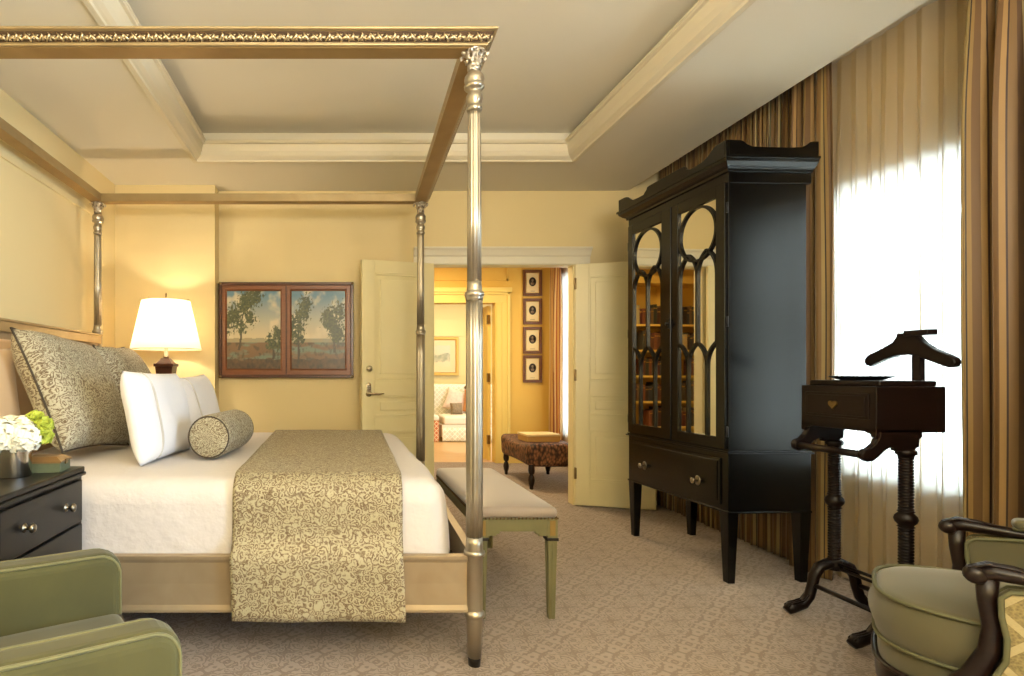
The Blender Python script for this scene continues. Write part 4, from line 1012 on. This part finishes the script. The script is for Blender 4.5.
# ================================================================== DRAPES
def drape(name, label, y0, y1, folds, amp, xc, zt, zb, mat, cat='curtain', group=None, stretch=1.0, sway=.02, seed=0, nu=None, taper=0, solid=.004):
    nu = nu or folds*10; rows = 26; seed = seed or y0
    def pos(u, v):
        z = zt+(zb-zt)*v; env = .45+.55*smooth(0, .25, v)
        ph = 2*PI*folds*(u+.018*nz(u*6, 2, seed)+.006*nz(u*20, v*1.5, seed)); a = amp*(.75+.5*nz(u*9, 5, seed))
        y = y0+(y1-y0)*u + .012*math.sin(ph*2)*env + sway*math.sin(v*2.2+seed)*nz(u*3, v, seed)
        if taper: y = y0+(y-y0)*(1-taper*math.sin(v*PI)*.6)
        x = xc+a*env*math.sin(ph)+.012*nz(u*8, v*2, seed)
        return Vector((x, y, z))
    arcl = [0]; 
    for i in range(nu): arcl.append(arcl[-1]+(pos((i+1)/nu, .5)-pos(i/nu, .5)).length)
    m = MB().grid(pos, nu, rows, lambda u, v: (arcl[round(u*nu)]*stretch+seed*.37, v*2.8))
    o = m.build(name, mat, solid=solid, recalc=False); tag(o, label, cat, group); return o
drape('curtain_panel', 'striped gold and brown drape hanging right of the bright sheer window', 1.55, 2.53, 9, .055, 2.85, ZP-.03, .01, 'stripe', seed=1.7)
drape('curtain_panel', 'narrow striped gold drape between the black cabinet and the sheer', 3.22, 3.5, 3, .04, 2.83, ZP-.03, .01, 'stripe', seed=3.3)
drape('curtain_panel', 'finely gathered striped drape hanging behind the black cabinet', 3.5, 4.4, 17, .035, 2.9, ZP-.03, .01, 'stripe', seed=5.1)
drape('curtain_panel', 'finely gathered striped drape in the corner behind the open door', 4.4, 5.1, 14, .035, 2.92, ZP-.03, .01, 'stripe', seed=6.2)
drape('sheer_curtain', 'translucent white sheer curtain glowing in front of the tall window', 2.3, 3.4, 12, .022, 2.955, ZP-.03, .01, 'sheer', seed=2.2, solid=0)
drape('curtain_panel', 'striped drape on the right wall nearest the camera, beside the armchair', .85, 1.5, 6, .055, 2.85, ZP-.03, .01, 'stripe', seed=8.7)
m = MB().box(2.7, 3.0, YF, YB-.03, ZP-.03, ZP-.01); m.build('track', 'ceil')
o = bpy.data.objects['track']; o.name = 'trim_6'; o['kind'] = 'structure'

# ================================================================== HALLWAY CONTENTS
drape('curtain_panel', 'orange striped drape at the far end of the next room window', 7.22, 7.5, 3, .045, 2.84, 2.72, .01, 'stripehall', seed=4.4)
drape('sheer_curtain', 'pale sheer curtain over the window of the next room', 6.0, 7.42, 14, .02, 2.92, 2.72, .01, 'sheer', seed=4.9, solid=0)
for i, (ya, yb) in enumerate(((270, 296), (298.6, 324.4), (327, 353.7), (355.4, 382.6))):
    x0, x1 = 2.476, 2.73; z1_, z0_ = H-(ya-VY)/74.2, H-(yb-VY)/74.2
    o_ = ['topmost', 'second from the top', 'third from the top', 'lowest'][i]
    t = thing('portrait_print', 'small framed oval portrait print in the next room, %s of the column' % o_, 'picture', ((x0+x1)/2, HY1-.02, (z0_+z1_)/2), 0, 'column of framed portrait prints')
    m = MB(); rect_frame(m, x0, x1, z0_, z1_, .045, HY1-.028, HY1-.002); m.build('frame', 'print_', t, bevel=.002)
    m = MB(); rect_frame(m, x0+.04, x1-.04, z0_+.04, z1_-.04, .006, HY1-.022, HY1-.008); m.build('gilt_slip', 'giltframe', t)
    MB().box(x0+.03, x1-.03, HY1-.016, HY1-.004, z0_+.03, z1_-.03).build('paper', 'paper', t)
    cx, cz = (x0+x1)/2, (z0_+z1_)/2+.015
    MB().lathe([(.048,0),(.048,-.003)], (cx, HY1-.016, cz), 28, 'y', squash=(1, 1.25)).build('oval_portrait', 'ink', t)
    MB().lathe([(.015,0),(.015,-.002)], (cx, HY1-.019, cz+.018), 14, 'y', squash=(1, 1.3)).lathe([(.022,0),(.022,-.002)], (cx, HY1-.0188, cz-.025), 14, 'y', squash=(1.1, .9)).build('sitter', 'inkgrey', t)
    MB().box(cx-.03, cx+.03, HY1-.018, HY1-.015, z0_+.062, z0_+.066).build('caption_line', 'ink', t)
ot = thing('wicker_ottoman', 'brown woven wicker ottoman on turned legs seen through the double doorway', 'ottoman', (2.24, 6.27, 0))
def od(p, hf):
    q = p.copy(); e = smooth(.3, 1, abs(p.y)/hf.y)
    if p.z > 0: q.z += .035*e-.01
    if p.z < 0: q.z += .015*(1-(p.y/hf.y)**2)
    q.y *= 1+.05*(p.z/hf.z); return q
MB().rbox((2.26, 6.27, .345), (.62, 1.02, .23), .06, 14, od).build('woven_seat', 'wick', ot)
for xx in (2.0, 2.5):
    for yy in (5.82, 6.7): MB().lathe([(.014,0),(.02,.01),(.018,.03),(.028,.06),(.034,.1),(.026,.14),(.016,.155),(.03,.17),(.034,.2),(.03,.24),(.034,.3)], (xx, yy, 0), 18).build('leg', 'dkwood', ot)
bk = thing('storage_box', 'flat cream and tan box lying on the wicker ottoman', 'box', (2.25, 6.3, .448), math.radians(2))
MB().box(-.19, .18, -.14, .14, .004, .065).build('box_base', 'boxtan', bk, local=True, bevel=.003); MB().box(-.195, .185, -.145, .145, .065, .088).build('lid', 'boxcream', bk, local=True, bevel=.004)
# bookcase (seen in the cabinet mirrors)
bc = thing('bookcase', 'built-in yellow bookcase of the next room reflected in the mirrored doors', 'bookcase', (.0, HY1-.16, 0))
BX0, BX1, BYF = -.95, .78, HY1-.33
SHZ = [.12, .5, .84, 1.18, 1.52, 1.86, 2.2]
m = MB().box(BX0, BX1, HY1-.02, HY1-.001, 0, 2.45)
for x in (BX0, -.38, .2, BX1-.03): m.box(x, x+.03, BYF, HY1-.02, 0, 2.45)
m.box(BX0, BX1, BYF-.02, HY1-.02, 2.4, 2.5).box(BX0, BX1, BYF, HY1-.02, 0, .1); m.build('carcass', 'shelf', bc, bevel=.002)
for z in SHZ[:-1]: MB().box(BX0+.02, BX1-.02, BYF+.005, HY1-.02, z-.025, z).build('shelf', 'shelf', bc)
bcols = ['#3b1d14', '#54301d', '#232c22', '#2a2018', '#6c5230', '#6e3d22', '#a8976c', '#29323a', '#471914', '#39372a']
bm_ = [simple('book_cloth', c, .6) for c in bcols]
def book(x, z, w, h, d, k, lab):
    t = thing('book', lab, 'book', (x+w/2, BYF+.04+d/2, z), 0, 'books on the next-room bookcase')
    m = MB().box(x, x+w, BYF+.035, BYF+.035+d, z, z+h); m.build('cover', bm_[k], t, bevel=.002)
    MB().box(x+.003, x+w-.003, BYF+.034, BYF+.0355, z+h*.78, z+h*.82).build('spine_band', 'giltframe', t)
cn = dict(zip(bcols, ['oxblood','russet','dark green','dark brown','tan','orange brown','cream','slate blue','dark red','olive']))
rows_ = ['lowest', 'second-lowest', 'third', 'fourth', 'fifth', 'top']
for si, z in enumerate(SHZ[:-1]):
    for bi, (xa, xb_) in enumerate(((BX0+.04, -.39), (-.34, .19), (.24, BX1-.04))):
        x = xa; stop = xa+(xb_-xa)*random.choice((.55, .75, .95)); j = 0
        while x < stop-.04:
            w = random.uniform(.028, .05); h = random.uniform(.19, .27); k = random.randrange(10)
            book(x, z, w, h, random.uniform(.14, .19), k, '%s book on the %s shelf of the reflected bookcase, %s bay' % (cn[bcols[k]], rows_[si], ['left', 'middle', 'right'][bi])); x += w+.002
# den: sofa, cushions, picture
sf = thing('sofa', 'cream skirted sofa at the far end of the farthest room', 'sofa', (2.45, 10.35, 0))
sx0, sx1, sy0, sy1 = 1.82, 3.4, 9.88, 10.8
def skirt(u, v): x = sx0+(sx1-sx0)*u; return (x, sy0-.006*math.sin(u*60)*(1-v)-.006*(1-v), .012+.24*v)
MB().grid(skirt, 90, 3, lambda u, v: (u*1.6, v*.25)).build('skirt', 'creamlat', sf, solid=.006)
MB().box(sx0, sx1, sy0+.01, sy1, .08, .3).build('base', 'sofa', sf, bevel=.01)
for i in range(2): MB().rbox((sx0+.37+.7*i, sy0+.33, .375), (.69, .66, .15), .04, 6, cush).build('seat_cushion', 'sofa', sf)
MB().rbox(((1.2+sx1)/2, sy1-.14, .65), (sx1-1.2, .26, .72), .08, 8).build('backrest', 'creamlat', sf)
for x in (sx1-.1,): MB().rbox((x, (sy0+sy1)/2, .42), (.2, sy1-sy0-.04, .42), .08, 6).build('arm', 'sofa', sf)
def spil(name, label, c, w, mat, roll=0, yaw=0): return pillow(name, label, w, w, .14, mat, c, yaw, math.radians(-16), math.radians(roll))
spil('throw_pillow', 'pale floral cushion on the far sofa, standing on its corner', (2.18, 10.42, .70), .42, 'floral', 20)
spil('throw_pillow', 'orange cushion on the far sofa beside the bed post', (2.5, 10.3, .69), .42, 'orange', 8)
spil('throw_pillow', 'small dark speckled cushion in front of the floral cushion on the sofa', (2.12, 10.12, .575), .22, 'dotted', 0)
rs = thing('upholstered_stool', 'small stool in red and cream lattice beside the far sofa', 'stool', (1.52, 10.1, 0))
MB().rbox((1.52, 10.1, .19), (.5, .44, .38), .03, 4).build('stool_body', 'redlat', rs); MB().rbox((1.52, 10.1, .42), (.5, .44, .09), .03, 6, cush).build('stool_cushion', 'sofa', rs)
sp_ = spil('throw_pillow', 'green speckled cushion on the lattice stool of the farthest room', (1.56, 10.22, .59), .22, 'dotted', 0)
t = thing('framed_landscape', 'gilt framed landscape print above the sofa in the farthest room', 'picture', (2.0, 11.17, 1.5))
sB = F/11.17; x0, x1 = (418-VX)/sB, (458.5-VX)/sB; zt_, zb_ = H-(337-VY)/sB, H-(375.5-VY)/sB
m = MB(); rect_frame(m, x0, x1, zb_, zt_, .07, 11.14, 11.175); m.build('frame', 'giltframe', t, bevel=.004)
MB().box(x0+.05, x1-.05, 11.165, 11.175, zb_+.05, zt_-.05).build('mount', 'paper', t)
m = MB(); 
def sk(u, v):
    c = mixc((.75,.62,.33), (.62,.6,.4), v)
    if .25+.12*nz(u*4, 3) < v < .6+.15*nz(u*3, 1): c = mixc(c, (.2,.22,.12), .5+fbm(u, v, 6))
    return tuple(c)+(1,)
m.grid(lambda u, v: (x0+.17+(x1-x0-.34)*u, 11.162, zb_+.17+(zt_-zb_-.34)*v), 40, 30, colf=sk); m.build('print', 'canvas', t)

# ================================================================== LIGHT
def area(name, loc, direction, sx, sy, power, col, spread=None):
    l = bpy.data.lights.new(name, 'AREA'); l.shape = 'RECTANGLE'; l.size = sx; l.size_y = sy; l.energy = power; l.color = col
    if spread: l.spread = math.radians(spread)
    o = bpy.data.objects.new(name, l); C.objects.link(o); o.location = loc
    o.rotation_euler = Vector(direction).to_track_quat('-Z', 'Y').to_euler(); return o
def point(name, loc, power, col, r=.05):
    l = bpy.data.lights.new(name, 'POINT'); l.energy = power; l.color = col; l.shadow_soft_size = r
    o = bpy.data.objects.new(name, l); C.objects.link(o); o.location = loc; return o
DAY = (.56, .78, 1.0); WARM = (1, .74, .42); WARM2 = (1, .82, .58)
def wl(W, x, power, nm): y0, y1, z0, z1 = W; area(nm, (x+.65, (y0+y1)/2, (z0+z1)/2), (-1, 0, 0), y1-y0+.9, z1-z0+.7, power, DAY)
wl(W1, XR, 200, 'daylight_window_1'); wl(W2, XR, 460, 'daylight_window_2'); wl(HW, HX1, 130, 'daylight_window_3')
point('table_lamp_bulb', (lx, ly, 1.63), 16, WARM2, .03)
point('near_bedside_lamp', (-1.62, 1.7, 1.5), 5, WARM, .12)
area('ceiling_fill_uplight', (.6, -1.1, 1.75), (0, .25, 1), 1.0, 1.0, 215, (1, .95, .86))  # unseen fill behind the camera, added to brighten the ceiling by bounce
point('room_fill_point', (.4, -.3, 2.3), 30, (1, .9, .74), .3)  # added soft fill for the whole room; no fixture hangs here
area('hall_ceiling_light', (1.2, 6.4, 2.72), (0, 0, -1), .8, .8, 48, (1, .76, .42))
area('den_ceiling_light', (2.0, 9.6, 2.7), (0, 0, -1), 1.4, 1.4, 42, (1, .86, .6))
w = bpy.data.worlds.new('sky'); sc.world = w; w.use_nodes = True
w.node_tree.nodes['Background'].inputs[0].default_value = (.82, .9, 1, 1); w.node_tree.nodes['Background'].inputs[1].default_value = 3.0

# ================================================================== CAMERA
cam = bpy.data.cameras.new('camera'); co = bpy.data.objects.new('camera', cam); C.objects.link(co); sc.camera = co
co.location = (0, 0, H); co.rotation_euler = (PI/2, 0, 0); cam.sensor_width = 36; cam.lens = F/1024*36
cam.shift_x = (512-VX)/1024; cam.shift_y = (VY-338)/1024; cam.clip_start = .05
sc.view_settings.view_transform = 'Standard'; sc.view_settings.look = 'None'; sc.view_settings.gamma = 1; sc.view_settings.use_curve_mapping = False
sc.view_settings.exposure = 0.27
